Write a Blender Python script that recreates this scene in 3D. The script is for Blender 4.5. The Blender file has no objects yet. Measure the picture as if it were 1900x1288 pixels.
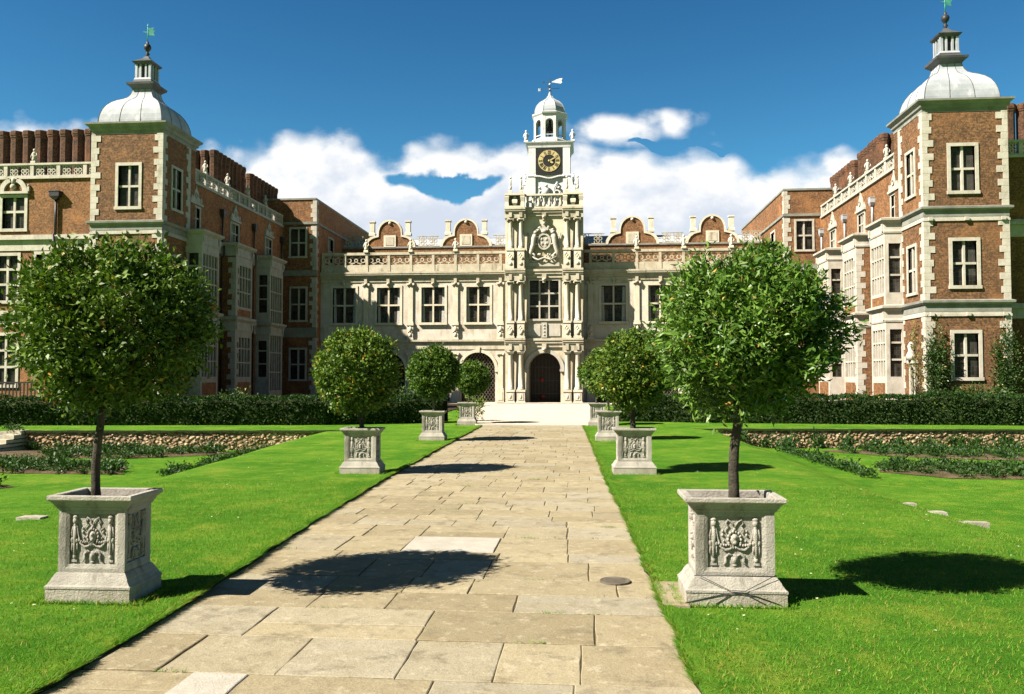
import bpy, math, random
import numpy as np
from mathutils import Matrix, Vector, noise

C = bpy.context.scene.collection
R = math.radians

# ------------------------------------------------------------------ camera, sky, sun, exposure
scn = bpy.context.scene
cam = bpy.data.cameras.new("camera")
cam.sensor_width = 36.0
cam.lens = 1540.0 / 1900.0 * 36.0
cam.clip_start = 0.1
cam.clip_end = 2000.0
camo = bpy.data.objects.new("camera", cam)
C.objects.link(camo)
camo.location = (2.63, 0.0, 1.7)
camo.rotation_euler = (R(90 + 2.12), 0, R(5.01))
scn.camera = camo

SUN_EL, SUN_AZ = 43.5, 30.0          # light travels towards +X and a little towards +Y (AZ from +X)
sun = bpy.data.lights.new("sun", 'SUN')
sun.energy = 5.0
sun.angle = R(0.5)
sun.color = (1.0, 0.90, 0.775)
suno = bpy.data.objects.new("sun", sun)
C.objects.link(suno)
ld = Vector((math.cos(R(SUN_EL)) * math.cos(R(SUN_AZ)), math.cos(R(SUN_EL)) * math.sin(R(SUN_AZ)), -math.sin(R(SUN_EL))))
suno.rotation_euler = ld.to_track_quat('-Z', 'Y').to_euler()

scn.view_settings.view_transform = 'Standard'
scn.view_settings.look = 'None'
scn.view_settings.gamma = 1.0
scn.view_settings.exposure = 1.27
scn.cycles.use_denoising = True
scn.cycles.max_bounces = 6
scn.cycles.diffuse_bounces = 1
scn.cycles.glossy_bounces = 2
scn.cycles.sample_clamp_indirect = 0.085
scn.cycles.transmission_bounces = 3
scn.cycles.transparent_max_bounces = 4


class NT:
    """little helper to write node trees"""
    def __init__(s, tree):
        s.t = tree
        s.n = tree.nodes
        s.n.clear()

    def new(s, typ, props=None, **ins):
        nd = s.n.new(typ)
        for k, v in (props or {}).items():
            setattr(nd, k, v)
        for k, v in ins.items():
            key = int(k[1:]) if k[0] == 'i' and k[1:].isdigit() else k.replace('_', ' ')
            if hasattr(v, 'is_output'):
                s.t.links.new(v, nd.inputs[key])
            else:
                nd.inputs[key].default_value = v
        return nd

    def math(s, op, a, b=0.0, clamp=False):
        return s.new('ShaderNodeMath', {'operation': op, 'use_clamp': clamp}, i0=a, i1=b).outputs[0]

    def vmath(s, op, a, b=(0, 0, 0)):
        nd = s.new('ShaderNodeVectorMath', {'operation': op}, i0=a, i1=b)
        return nd.outputs['Value'] if op in ('LENGTH', 'DOT_PRODUCT') else nd.outputs[0]

    def mix(s, f, a, b, blend='MIX'):
        nd = s.new('ShaderNodeMix', {'data_type': 'RGBA', 'blend_type': blend})
        for i, v in ((0, f), (6, a), (7, b)):
            if hasattr(v, 'is_output'):
                s.t.links.new(v, nd.inputs[i])
            elif i == 0:
                nd.inputs[i].default_value = v
            else:
                nd.inputs[i].default_value = (*v, 1) if len(v) == 3 else v
        return nd.outputs[2]

    def ramp(s, f, lo, hi):
        return s.new('ShaderNodeMapRange', {'interpolation_type': 'SMOOTHSTEP'}, Value=f, From_Min=lo, From_Max=hi).outputs[0]

    def noise(s, vec, scale, detail=4.0, rough=0.55):
        nd = s.new('ShaderNodeTexNoise', None, Scale=scale, Detail=detail, Roughness=rough)
        if vec is not None:
            s.t.links.new(vec, nd.inputs['Vector'])
        return nd.outputs['Fac']


# world: Nishita sky with cumulus laid out by direction
world = bpy.data.worlds.new("World")
scn.world = world
world.use_nodes = True
w = NT(world.node_tree)
sky = w.new('ShaderNodeTexSky', {'sky_type': 'NISHITA', 'sun_disc': False, 'sun_elevation': R(SUN_EL),
                                 'sun_rotation': R(270 - SUN_AZ), 'air_density': 1.0, 'dust_density': 0.0, 'ozone_density': 2.5})
SKYS = 0.051
gen = w.new('ShaderNodeTexCoord').outputs['Generated']
sx = w.new('ShaderNodeSeparateXYZ', None, Vector=gen)
fall = w.ramp(sx.outputs[2], 0.50, 0.08)
high = w.ramp(sx.outputs[2], 0.42, 0.66)           # sky above the view is dimmed to lower the fill light
tint = w.mix(1.0, sky.outputs[0], w.mix(high, w.mix(fall, (0.20 * SKYS, 0.62 * SKYS, 0.84 * SKYS), (0.42 * SKYS, 0.98 * SKYS, 1.08 * SKYS)), (0.17 * SKYS, 0.24 * SKYS, 0.24 * SKYS)), 'MULTIPLY')
south = w.ramp(sx.outputs[1], 0.05, -0.25)        # sky behind the camera dimmed and greyed to weaken its fill
tint = w.mix(south, tint, w.mix(1.0, sky.outputs[0], (0.34 * SKYS, 0.36 * SKYS, 0.34 * SKYS), 'MULTIPLY'))
den = w.math('MAXIMUM', sx.outputs[1], 0.02)
sx_u, sx_v = w.math('DIVIDE', sx.outputs[0], den), w.math('DIVIDE', sx.outputs[2], den)
uv = w.new('ShaderNodeCombineXYZ', None, X=sx_u, Y=sx_v, Z=0.0).outputs[0]
# u, v: tangents of the bearing from due north and of the elevation; the cumulus bank's upper edge as a curve v(u)
TOPS = [(-1.0, .335), (-.80, .318), (-.70, .322), (-.62, .318), (-.56, .255), (-.51, .285), (-.477, .292), (-.452, .278), (-.43, .272), (-.40, .290), (-.36, .294), (-.324, .298), (-.29, .290), (-.26, .272),
        (-.242, .266), (-.20, .281), (-.15, .283), (-.114, .277), (-.06, .280), (.0, .276), (.04, .266), (.075, .263), (.12, .265), (.165, .262), (.205, .246), (.245, .246), (.30, .256), (.36, .25), (.60, .22)]
fcv = w.new('ShaderNodeFloatCurve', None, Value=w.math('DIVIDE', w.math('ADD', sx_u, 1.0), 1.6))
cv = fcv.mapping.curves[0]
for k, (a, b) in enumerate(TOPS):
    p = ((a + 1) / 1.6, b * 2)
    if k == 0:
        cv.points[0].location = p
    elif k == len(TOPS) - 1:
        cv.points[-1].location = p
    else:
        cv.points.new(*p)
fcv.mapping.update()
top = w.math('MULTIPLY', fcv.outputs[0], 0.5)


def blob(u, v, a, b):
    d = w.vmath('MULTIPLY', w.vmath('SUBTRACT', uv, (u, v, 0)), (1 / a, 1 / b, 0))
    return w.math('SUBTRACT', 1.0, w.vmath('LENGTH', d))


below = w.math('SUBTRACT', top, sx_v)
m = w.math('MULTIPLY', w.math('MINIMUM', w.math('ADD', below, 0.008), 0.05), 34.0)
for q in ((.052, .301, .080, .022), (.105, .302, .026, .022)):
    m = w.math('MAXIMUM', m, w.math('MULTIPLY', blob(*q), 1.1))
wq = w.vmath('ADD', uv, w.vmath('MULTIPLY', w.vmath('SUBTRACT', w.new('ShaderNodeTexNoise', None, Vector=uv, Scale=14.0, Detail=5.0).outputs['Color'], (.5, .5, .5)), (.10, .07, 0)))
for q in ((-.185, .236, .075, .021), (-.135, .244, .055, .012), (.10, .282, .06, .007)):
    d = w.vmath('MULTIPLY', w.vmath('SUBTRACT', wq, (q[0], q[1], 0)), (1 / q[2], 1 / q[3], 0))
    m = w.math('SUBTRACT', m, w.math('MULTIPLY', w.math('MAXIMUM', w.math('SUBTRACT', 1.0, w.vmath('LENGTH', d)), 0.0), 3.6))
wv = w.vmath('MULTIPLY', uv, (1, 1.35, 1))
n1 = w.noise(wv, 16.0, 9.0, 0.58)
n2 = w.noise(wv, 6.0, 3.0, 0.5)
vor = w.new('ShaderNodeTexVoronoi', {'feature': 'SMOOTH_F1'}, Vector=w.vmath('ADD', wv, w.vmath('MULTIPLY', w.new('ShaderNodeCombineXYZ', None, X=n1, Y=n2, Z=0.0).outputs[0], (.03, .03, 0))), Scale=26.0, Smoothness=0.5).outputs['Distance']
dn = w.math('ADD', w.math('ADD', m, w.math('MULTIPLY', w.math('SUBTRACT', n1, 0.5), 1.5)), w.math('MULTIPLY', w.math('SUBTRACT', 0.35, vor), 0.9))
alpha = w.ramp(dn, -0.32, 0.72)
shade = w.ramp(w.math('ADD', w.math('ADD', w.math('MULTIPLY', n2, 0.9), w.math('MULTIPLY', n1, 0.8)), w.math('MULTIPLY', below, -3.0)), 0.46, 0.86)
ccol = w.mix(shade, (0.285, 0.315, 0.365), (0.47, 0.465, 0.455))
front = w.math('GREATER_THAN', sx.outputs[1], 0.03)
col = w.mix(w.math('MULTIPLY', alpha, front), tint, ccol)
bg = w.new('ShaderNodeBackground', None, Color=col, Strength=1.0)
w.new('ShaderNodeOutputWorld', None, Surface=bg.outputs[0])


# ------------------------------------------------------------------ materials
def material(name):
    mt = bpy.data.materials.new(name)
    mt.use_nodes = True
    return mt, NT(mt.node_tree)


def finish(nt, color, rough=0.8, normal=None, spec=0.3, metal=0.0):
    p = nt.new('ShaderNodeBsdfPrincipled', None, Roughness=rough, Metallic=metal)
    p.inputs['Specular IOR Level'].default_value = spec
    if hasattr(color, 'is_output'):
        nt.t.links.new(color, p.inputs['Base Color'])
    else:
        p.inputs['Base Color'].default_value = (*color, 1)
    if normal is not None:
        nt.t.links.new(normal, p.inputs['Normal'])
    nt.new('ShaderNodeOutputMaterial', None, Surface=p.outputs[0])
    return p


def bump(nt, h, dist=0.01, strength=1.0):
    return nt.new('ShaderNodeBump', None, Height=h, Distance=dist, Strength=strength).outputs[0]


def world_pos(nt):
    return nt.new('ShaderNodeNewGeometry').outputs['Position']


def stone(name, c1, c2, scale=3.0, rough=0.85, bd=0.01, stain=None, stain_amt=0.5, fine=40.0, obj=False):
    mt, n = material(name)
    pos = n.new('ShaderNodeTexCoord').outputs['Object'] if obj else world_pos(n)
    a = n.noise(pos, scale, 6, 0.6)
    col = n.mix(n.ramp(a, 0.32, 0.68), c1, c2)
    if stain:
        b = n.noise(n.vmath('MULTIPLY', pos, (1, 1, 0.35)), scale * 0.9 + 1.3, 8, 0.65)
        col = n.mix(n.math('MULTIPLY', n.ramp(b, 0.52, 0.70), stain_amt), col, stain)
    f = n.noise(pos, fine, 6, 0.65)
    col = n.mix(0.35, col, n.new('ShaderNodeCombineColor', None, Red=f, Green=f, Blue=f).outputs[0], 'OVERLAY')
    finish(n, col, rough, bump(n, n.math('ADD', f, n.math('MULTIPLY', a, 1.0)), bd))
    return mt


def wall_uv(n):
    g = n.new('ShaderNodeNewGeometry')
    p = n.new('ShaderNodeSeparateXYZ', None, Vector=g.outputs['Position'])
    q = n.new('ShaderNodeSeparateXYZ', None, Vector=g.outputs['True Normal'])
    k = n.math('GREATER_THAN', n.math('ABSOLUTE', q.outputs[0]), 0.5)
    u = n.math('ADD', n.math('MULTIPLY', p.outputs[1], k), n.math('MULTIPLY', p.outputs[0], n.math('SUBTRACT', 1.0, k)))
    return g.outputs['Position'], n.new('ShaderNodeCombineXYZ', None, X=u, Y=p.outputs[2], Z=0.0).outputs[0]


def brick(name, c1, c2, burnt, mortar, bw=0.235, bh=0.078):
    mt, n = material(name)
    pos, uvv = wall_uv(n)
    b = n.new('ShaderNodeTexBrick', None, Vector=uvv, Color1=(*c1, 1), Color2=(*c2, 1), Mortar=(*mortar, 1), Scale=1.0,
              Mortar_Size=0.007, Mortar_Smooth=0.3, Bias=0.0, Brick_Width=bw, Row_Height=bh)
    fl = n.vmath('MULTIPLY', uvv, (2 / bw, 1 / bh, 0))
    cell = n.new('ShaderNodeTexWhiteNoise', {'noise_dimensions': '3D'}, Vector=n.vmath('FLOOR', fl)).outputs[0]
    big = n.noise(pos, 0.55, 6, 0.65)
    mid = n.noise(pos, 3.2, 5, 0.6)
    col = n.mix(n.math('MULTIPLY', n.ramp(cell, 0.45, 0.95), 0.45), b.outputs['Color'], burnt)
    mot = n.noise(pos, 11.0, 4, 0.7)
    col = n.mix(n.math('MULTIPLY', n.ramp(mot, 0.45, 0.60), 0.75), col, burnt)
    col = n.mix(n.math('MULTIPLY', n.ramp(mid, 0.46, 0.70), 0.5), col, burnt)
    col = n.mix(n.math('MULTIPLY', n.ramp(big, 0.50, 0.72), 0.55), col, tuple(min(1, x * 1.35) for x in c1))
    big2 = n.noise(n.vmath('MULTIPLY', pos, (1.1, 1.1, .55)), 0.9, 7, 0.7)
    col = n.mix(n.math('MULTIPLY', n.ramp(big2, 0.50, 0.68), 0.55), col, tuple(x * 1.3 for x in burnt))
    finish(n, col, 0.9, bump(n, n.math('ADD', n.math('MULTIPLY', b.outputs['Fac'], -1.0), n.math('MULTIPLY', mid, 0.6)), 0.006))
    return mt


def ashlar(name, c1, c2, stain, bw=0.75, bh=0.36):
    mt, n = material(name)
    pos, uvv = wall_uv(n)
    b = n.new('ShaderNodeTexBrick', None, Vector=uvv, Color1=(*c1, 1), Color2=(*c2, 1), Mortar=tuple(x * 0.72 for x in c1) + (1,), Scale=1.0,
              Mortar_Size=0.006, Mortar_Smooth=0.5, Bias=0.1, Brick_Width=bw, Row_Height=bh)
    a = n.noise(n.vmath('MULTIPLY', pos, (1, 1, 0.4)), 1.6, 8, 0.65)
    f = n.noise(pos, 14.0, 6, 0.6)
    col = n.mix(n.math('MULTIPLY', n.ramp(a, 0.46, 0.68), 0.8), b.outputs['Color'], stain)
    col = n.mix(0.25, col, n.new('ShaderNodeCombineColor', None, Red=f, Green=f, Blue=f).outputs[0], 'OVERLAY')
    finish(n, col, 0.85, bump(n, f, 0.008))
    return mt


def leafmat(name, c1, c2, odd=None, odd_p=0.05, rough=0.5, trans=0.15, spec=0.3):
    mt, n = material(name)
    g = n.new('ShaderNodeNewGeometry').outputs['Random Per Island']
    pos = n.new('ShaderNodeTexCoord').outputs['Object']
    a = n.noise(pos, 1.1 if name == 'grass_blade' else 2.2, 6 if name == 'grass_blade' else 3, 0.62)
    col = n.mix(n.math('ADD', n.math('MULTIPLY', g, 0.7), n.math('MULTIPLY', n.ramp(a, 0.3, 0.7), 0.3)), c1, c2)
    if odd:
        r2 = n.math('FRACT', n.math('MULTIPLY', g, 57.31))
        near = n.math('MULTIPLY', n.ramp(a, 0.35, 0.62), odd_p * 2)
        col = n.mix(n.math('LESS_THAN', r2, near), col, n.mix(n.math('FRACT', n.math('MULTIPLY', g, 131.7)), odd[0], odd[1]))
    p = n.new('ShaderNodeBsdfPrincipled', None, Roughness=rough)
    p.inputs['Specular IOR Level'].default_value = spec
    n.t.links.new(col, p.inputs['Base Color'])
    tcol = n.mix(1.0, col, (1.1, 1.35, 0.45), 'MULTIPLY')
    tr = n.new('ShaderNodeBsdfTranslucent', None, Color=tcol)
    mx = n.new('ShaderNodeMixShader', None, i0=trans, i1=p.outputs[0], i2=tr.outputs[0])
    n.new('ShaderNodeOutputMaterial', None, Surface=mx.outputs[0])
    return mt


def plain(name, c, rough=0.6, metal=0.0, spec=0.4, var=0.25, scale=6.0):
    mt, n = material(name)
    pos = n.new('ShaderNodeTexCoord').outputs['Object']
    a = n.noise(pos, scale, 5, 0.6)
    col = n.mix(n.ramp(a, 0.3, 0.7), tuple(x * (1 - var) for x in c), tuple(min(1, x * (1 + var)) for x in c))
    finish(n, col, rough, bump(n, a, 0.004), spec, metal)
    return mt


M = {}
M['brick'] = brick("red_brick", (.30, .142, .055), (.19, .085, .034), (.060, .038, .022), (.30, .22, .14))
M['sooty'] = brick('sooty_brick', (.17, .072, .034), (.095, .045, .024), (.03, .022, .015), (.16, .12, .08))
M['brick2'] = brick("orange_brick", (.37, .172, .064), (.26, .112, .042), (.085, .046, .025), (.34, .25, .15))
M['white'] = stone("pale_limestone", (.60, .57, .49), (.48, .45, .37), 2.2, 0.85, 0.008, (.26, .235, .175), 0.55)
M['stone'] = stone("weathered_limestone", (.80, .75, .60), (.68, .615, .46), 1.6, 0.88, 0.010, (.34, .29, .19), 0.45)
M['grey'] = stone("grey_limestone", (.31, .32, .28), (.21, .22, .19), 1.5, 0.9, 0.01, (.16, .16, .13), 0.6)
M['dirty'] = stone("lichened_limestone", (.66, .61, .47), (.50, .45, .33), 1.8, 0.9, 0.010, (.20, .175, .12), 0.7)
M['ashlar'] = ashlar("facade_ashlar", (.77, .715, .61), (.68, .62, .515), (.42, .36, .26))
M['ashlar2'] = ashlar("gate_ashlar", (.80, .73, .56), (.71, .635, .46), (.40, .33, .20), 0.6, 0.33)
M['lead'] = stone("lead_sheet", (.43, .465, .50), (.31, .34, .37), 1.2, 0.7, 0.006, (.68, .70, .72), 0.6)
M['darklead'] = stone("dark_lead", (.10, .105, .11), (.06, .065, .07), 2.0, 0.6, 0.006)
M['paint'] = stone("white_paint", (.82, .82, .79), (.72, .73, .71), 2.0, 0.6, 0.004, (.38, .41, .40), 0.6)
M['flint'] = None
M['iron'] = plain("dark_iron", (.03, .03, .035), 0.5)
M['oldiron'] = plain('worn_iron', (.115, .10, .075), 0.8)
M['verdigris'] = plain("verdigris_copper", (.10, .42, .36), 0.6)
M['gold'] = plain("gilding", (.55, .46, .21), 0.45, 0.0, 0.5)
M['black'] = plain("black_paint", (.018, .02, .018), 0.5)
M['dark'] = plain("dark_interior", (.012, .012, .012), 0.9)
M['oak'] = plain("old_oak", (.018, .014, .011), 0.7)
M['red'] = plain("dark_red_lining", (.20, .018, .015), 0.7)
M['curtain'] = plain("pale_curtain", (.55, .55, .52), 0.9, scale=14)
M['bark'] = stone("tree_bark", (.085, .075, .055), (.045, .04, .03), 14.0, 0.9, 0.02, (.14, .13, .10), 0.5, 60, True)
M['stem'] = stone("pale_stem", (.22, .21, .12), (.13, .12, .07), 14.0, 0.9, 0.01, obj=True)
M['soil'] = stone("dark_soil", (.050, .034, .022), (.024, .017, .011), 9.0, 1.0, 0.05)
M['bedsoil'] = stone("dry_soil", (.17, .125, .07), (.09, .065, .035), 3.0, 1.0, 0.06, (.06, .085, .03), 0.7)
M['planter'] = stone("planter_stone", (.43, .41, .355), (.32, .305, .265), 5.0, 0.88, 0.010, (.15, .145, .115), 0.75, 70, True)
M['planter_low'] = stone("planter_plinth_stone", (.46, .43, .355), (.34, .31, .25), 6.0, 0.9, 0.012, (.24, .25, .15), 0.6, 70, True)
M['leafL'] = leafmat("bay_leaf", (.026, .070, .010), (.150, .235, .026), ((.36, .24, .04), (.38, .17, .03)), 0.014)
M['leafR'] = leafmat("long_laurel_leaf", (.034, .095, .014), (.160, .285, .040), ((.42, .34, .10), (.45, .26, .06)), 0.02, 0.42, 0.16, 0.4)
M['leafY'] = leafmat("yellowing_bay_leaf", (.040, .095, .012), (.145, .225, .026), ((.36, .30, .03), (.38, .20, .02)), 0.035)
M['leafG'] = leafmat("clipped_bay_leaf", (.032, .085, .012), (.115, .20, .024), ((.30, .25, .04), (.3, .18, .03)), 0.02)
M['hedge'] = leafmat("hedge_leaf", (.012, .036, .009), (.036, .080, .015), ((.10, .17, .02), (.16, .18, .03)), 0.02, 0.6, 0.15, 0.2)
M['vine'] = leafmat("climber_leaf", (.022, .055, .012), (.06, .125, .024), ((.5, .42, .2), (.35, .3, .12)), 0.03)
M['vine2'] = leafmat("thin_climber_leaf", (.10, .12, .03), (.20, .21, .06), ((.35, .25, .08), (.3, .2, .06)), 0.1)
M['bed'] = leafmat("bedding_leaf", (.018, .055, .012), (.05, .11, .02), ((.12, .15, .03), (.1, .12, .02)), 0.03, 0.5, 0.2)
M['flower'] = leafmat("pale_flower", (.75, .70, .45), (.80, .78, .62), None, 0, 0.7, 0.3)
M['grassblade'] = leafmat("grass_blade", (.062, .205, .014), (.175, .34, .030), ((.36, .32, .08), (.30, .26, .06)), 0.12, 0.6, 0.3, 0.15)


def flagstone():
    mt, n = material("york_flagstone")
    g = n.new('ShaderNodeNewGeometry')
    r = g.outputs['Random Per Island']
    pos = g.outputs['Position']
    base = n.mix(r, (.250, .212, .128), (.345, .300, .190))
    r2 = n.math('FRACT', n.math('MULTIPLY', r, 17.77))
    base = n.mix(n.math('MULTIPLY', n.ramp(r2, 0.55, 1.0), 0.6), base, (.33, .31, .24))
    a = n.noise(pos, 1.7, 8, 0.68)
    b = n.noise(pos, 9.0, 7, 0.7)
    f = n.noise(pos, 90.0, 4, 0.7)
    col = n.mix(n.math('MULTIPLY', n.ramp(a, 0.48, 0.72), 0.55), base, (.22, .175, .09))
    col = n.mix(n.math('MULTIPLY', n.ramp(b, 0.54, 0.68), 0.6), col, (.46, .42, .30))
    c6 = n.noise(pos, 3.6, 9, 0.75)
    col = n.mix(n.math('MULTIPLY', n.ramp(c6, 0.50, 0.66), 0.7), col, (.16, .135, .085))
    c7 = n.noise(pos, 28.0, 5, 0.75)
    col = n.mix(n.math('MULTIPLY', n.ramp(c7, 0.56, 0.72), 0.5), col, (.15, .125, .075))
    vo = n.new('ShaderNodeTexVoronoi', None, Vector=pos, Scale=6.0, Randomness=1.0).outputs['Distance']
    col = n.mix(n.math('MULTIPLY', n.math('LESS_THAN', vo, 0.06), 0.45), col, (.14, .12, .08))
    col = n.mix(0.55, col, n.new('ShaderNodeCombineColor', None, Red=f, Green=f, Blue=f).outputs[0], 'OVERLAY')
    h = n.math('ADD', n.math('MULTIPLY', b, 1.0), n.math('MULTIPLY', f, 0.35))
    finish(n, col, 0.9, bump(n, h, 0.012))
    return mt


def lawnmat():
    mt, n = material("mown_lawn")
    pos = world_pos(n)
    a = n.noise(pos, 0.45, 6, 0.62)
    b = n.noise(pos, 2.6, 6, 0.65)
    f = n.noise(pos, 45.0, 6, 0.75)
    ff = n.noise(n.vmath('MULTIPLY', pos, (1, .5, 1)), 170.0, 3, 0.7)
    col = n.mix(n.ramp(a, 0.32, 0.66), (.062, .195, .014), (.128, .285, .024))
    a2 = n.noise(pos, 0.9, 7, 0.7)
    col = n.mix(n.math('MULTIPLY', n.ramp(a2, 0.52, 0.68), 0.6), col, (.27, .31, .045))
    c5 = n.noise(pos, 7.0, 5, 0.7)
    col = n.mix(n.math('MULTIPLY', n.ramp(c5, 0.52, 0.72), 0.5), col, (.24, .33, .035))
    col = n.mix(n.math('MULTIPLY', n.ramp(c5, 0.48, 0.30), 0.5), col, (.035, .13, .010))
    col = n.mix(n.math('MULTIPLY', n.ramp(b, 0.50, 0.70), 0.6), col, (.24, .32, .035))
    col = n.mix(n.math('MULTIPLY', n.ramp(b, 0.50, 0.30), 0.45), col, (.035, .145, .010))
    col = n.mix(n.math('MULTIPLY', n.ramp(f, 0.52, 0.34), 0.75), col, (.022, .085, .006))
    col = n.mix(n.math('MULTIPLY', n.ramp(ff, 0.55, 0.75), 0.4), col, (.22, .38, .04))
    finish(n, col, 0.9, bump(n, n.math('ADD', f, n.math('MULTIPLY', ff, 0.6)), 0.03), 0.05)
    return mt


def flintmat():
    mt, n = material("knapped_flint")
    pos = world_pos(n)
    v = n.new('ShaderNodeTexVoronoi', None, Vector=n.vmath('MULTIPLY', pos, (1, 1, 1.3)), Scale=7.5, Randomness=1.0)
    a = n.noise(pos, 1.1, 5, 0.6)
    gray = n.new('ShaderNodeSeparateColor', None, Color=v.outputs['Color'])
    col = n.mix(gray.outputs[0], (.22, .15, .08), (.56, .44, .28))
    col = n.mix(n.math('MULTIPLY', n.ramp(a, 0.45, 0.7), 0.6), col, (.34, .22, .10))
    col = n.mix(n.math('MULTIPLY', n.ramp(v.outputs['Distance'], 0.46, 0.66), 0.7), col, (.10, .075, .045))
    finish(n, col, 0.8, bump(n, n.math('MULTIPLY', v.outputs['Distance'], -1.0), 0.09))
    return mt


def glassmat():
    mt, n = material("leaded_glass")
    pos, uvv = wall_uv(n)
    pane = n.new('ShaderNodeTexBrick', {'offset': 0.0}, Vector=uvv, Scale=1.0, Mortar_Size=0.008, Mortar_Smooth=0.1, Brick_Width=0.15, Row_Height=0.20)
    c = n.new('ShaderNodeTexWhiteNoise', None, Vector=n.vmath('FLOOR', n.vmath('MULTIPLY', uvv, (1 / .15, 5, 0)))).outputs[0]
    big = n.new('ShaderNodeTexWhiteNoise', None, Vector=n.vmath('FLOOR', n.vmath('MULTIPLY', uvv, (1.9, .8, 0)))).outputs[0]
    col = n.mix(c, (.012, .012, .010), (.045, .042, .034))
    col = n.mix(n.math('MULTIPLY', n.ramp(big, 0.55, 1.0), 0.5), col, (.11, .105, .09))
    col = n.mix(n.math('MULTIPLY', pane.outputs['Fac'], 0.6), col, (.09, .09, .085))
    nz = n.noise(pos, 5.0, 2)
    finish(n, col, 0.12, bump(n, n.math('ADD', n.math('MULTIPLY', c, 0.9), nz), 0.03), 0.2)
    return mt


def gravelmat():
    mt, n = material("pale_gravel")
    pos = world_pos(n)
    a = n.noise(pos, 0.8, 5, 0.6)
    f = n.noise(pos, 60.0, 4, 0.7)
    col = n.mix(n.ramp(a, 0.3, 0.7), (.56, .50, .385), (.64, .58, .47))
    col = n.mix(0.4, col, n.new('ShaderNodeCombineColor', None, Red=f, Green=f, Blue=f).outputs[0], 'OVERLAY')
    finish(n, col, 0.95, bump(n, f, 0.02))
    return mt


M['joint'] = stone('sandy_joint', (.20, .155, .085), (.11, .085, .045), 6.0, 1.0, .03, (.05, .07, .02), .5)
M['turf'] = stone('cut_turf', (.035, .06, .012), (.02, .025, .008), 20.0, 1.0, .03)
M['flag'] = flagstone()
M['lawn'] = lawnmat()
M['flint'] = flintmat()
M['glass'] = glassmat()
M['gravel'] = gravelmat()
M['paleflag'] = stone("pale_flagstone", (.44, .42, .36), (.37, .35, .29), 4.0, 0.9, 0.008, (.44, .38, .27), 0.5, 80)


# ------------------------------------------------------------------ mesh builder and scene tree helpers
def origin_of(o):
    v = Vector((0, 0, 0))
    while o is not None:
        v += o.location
        o = o.parent
    return v


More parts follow.
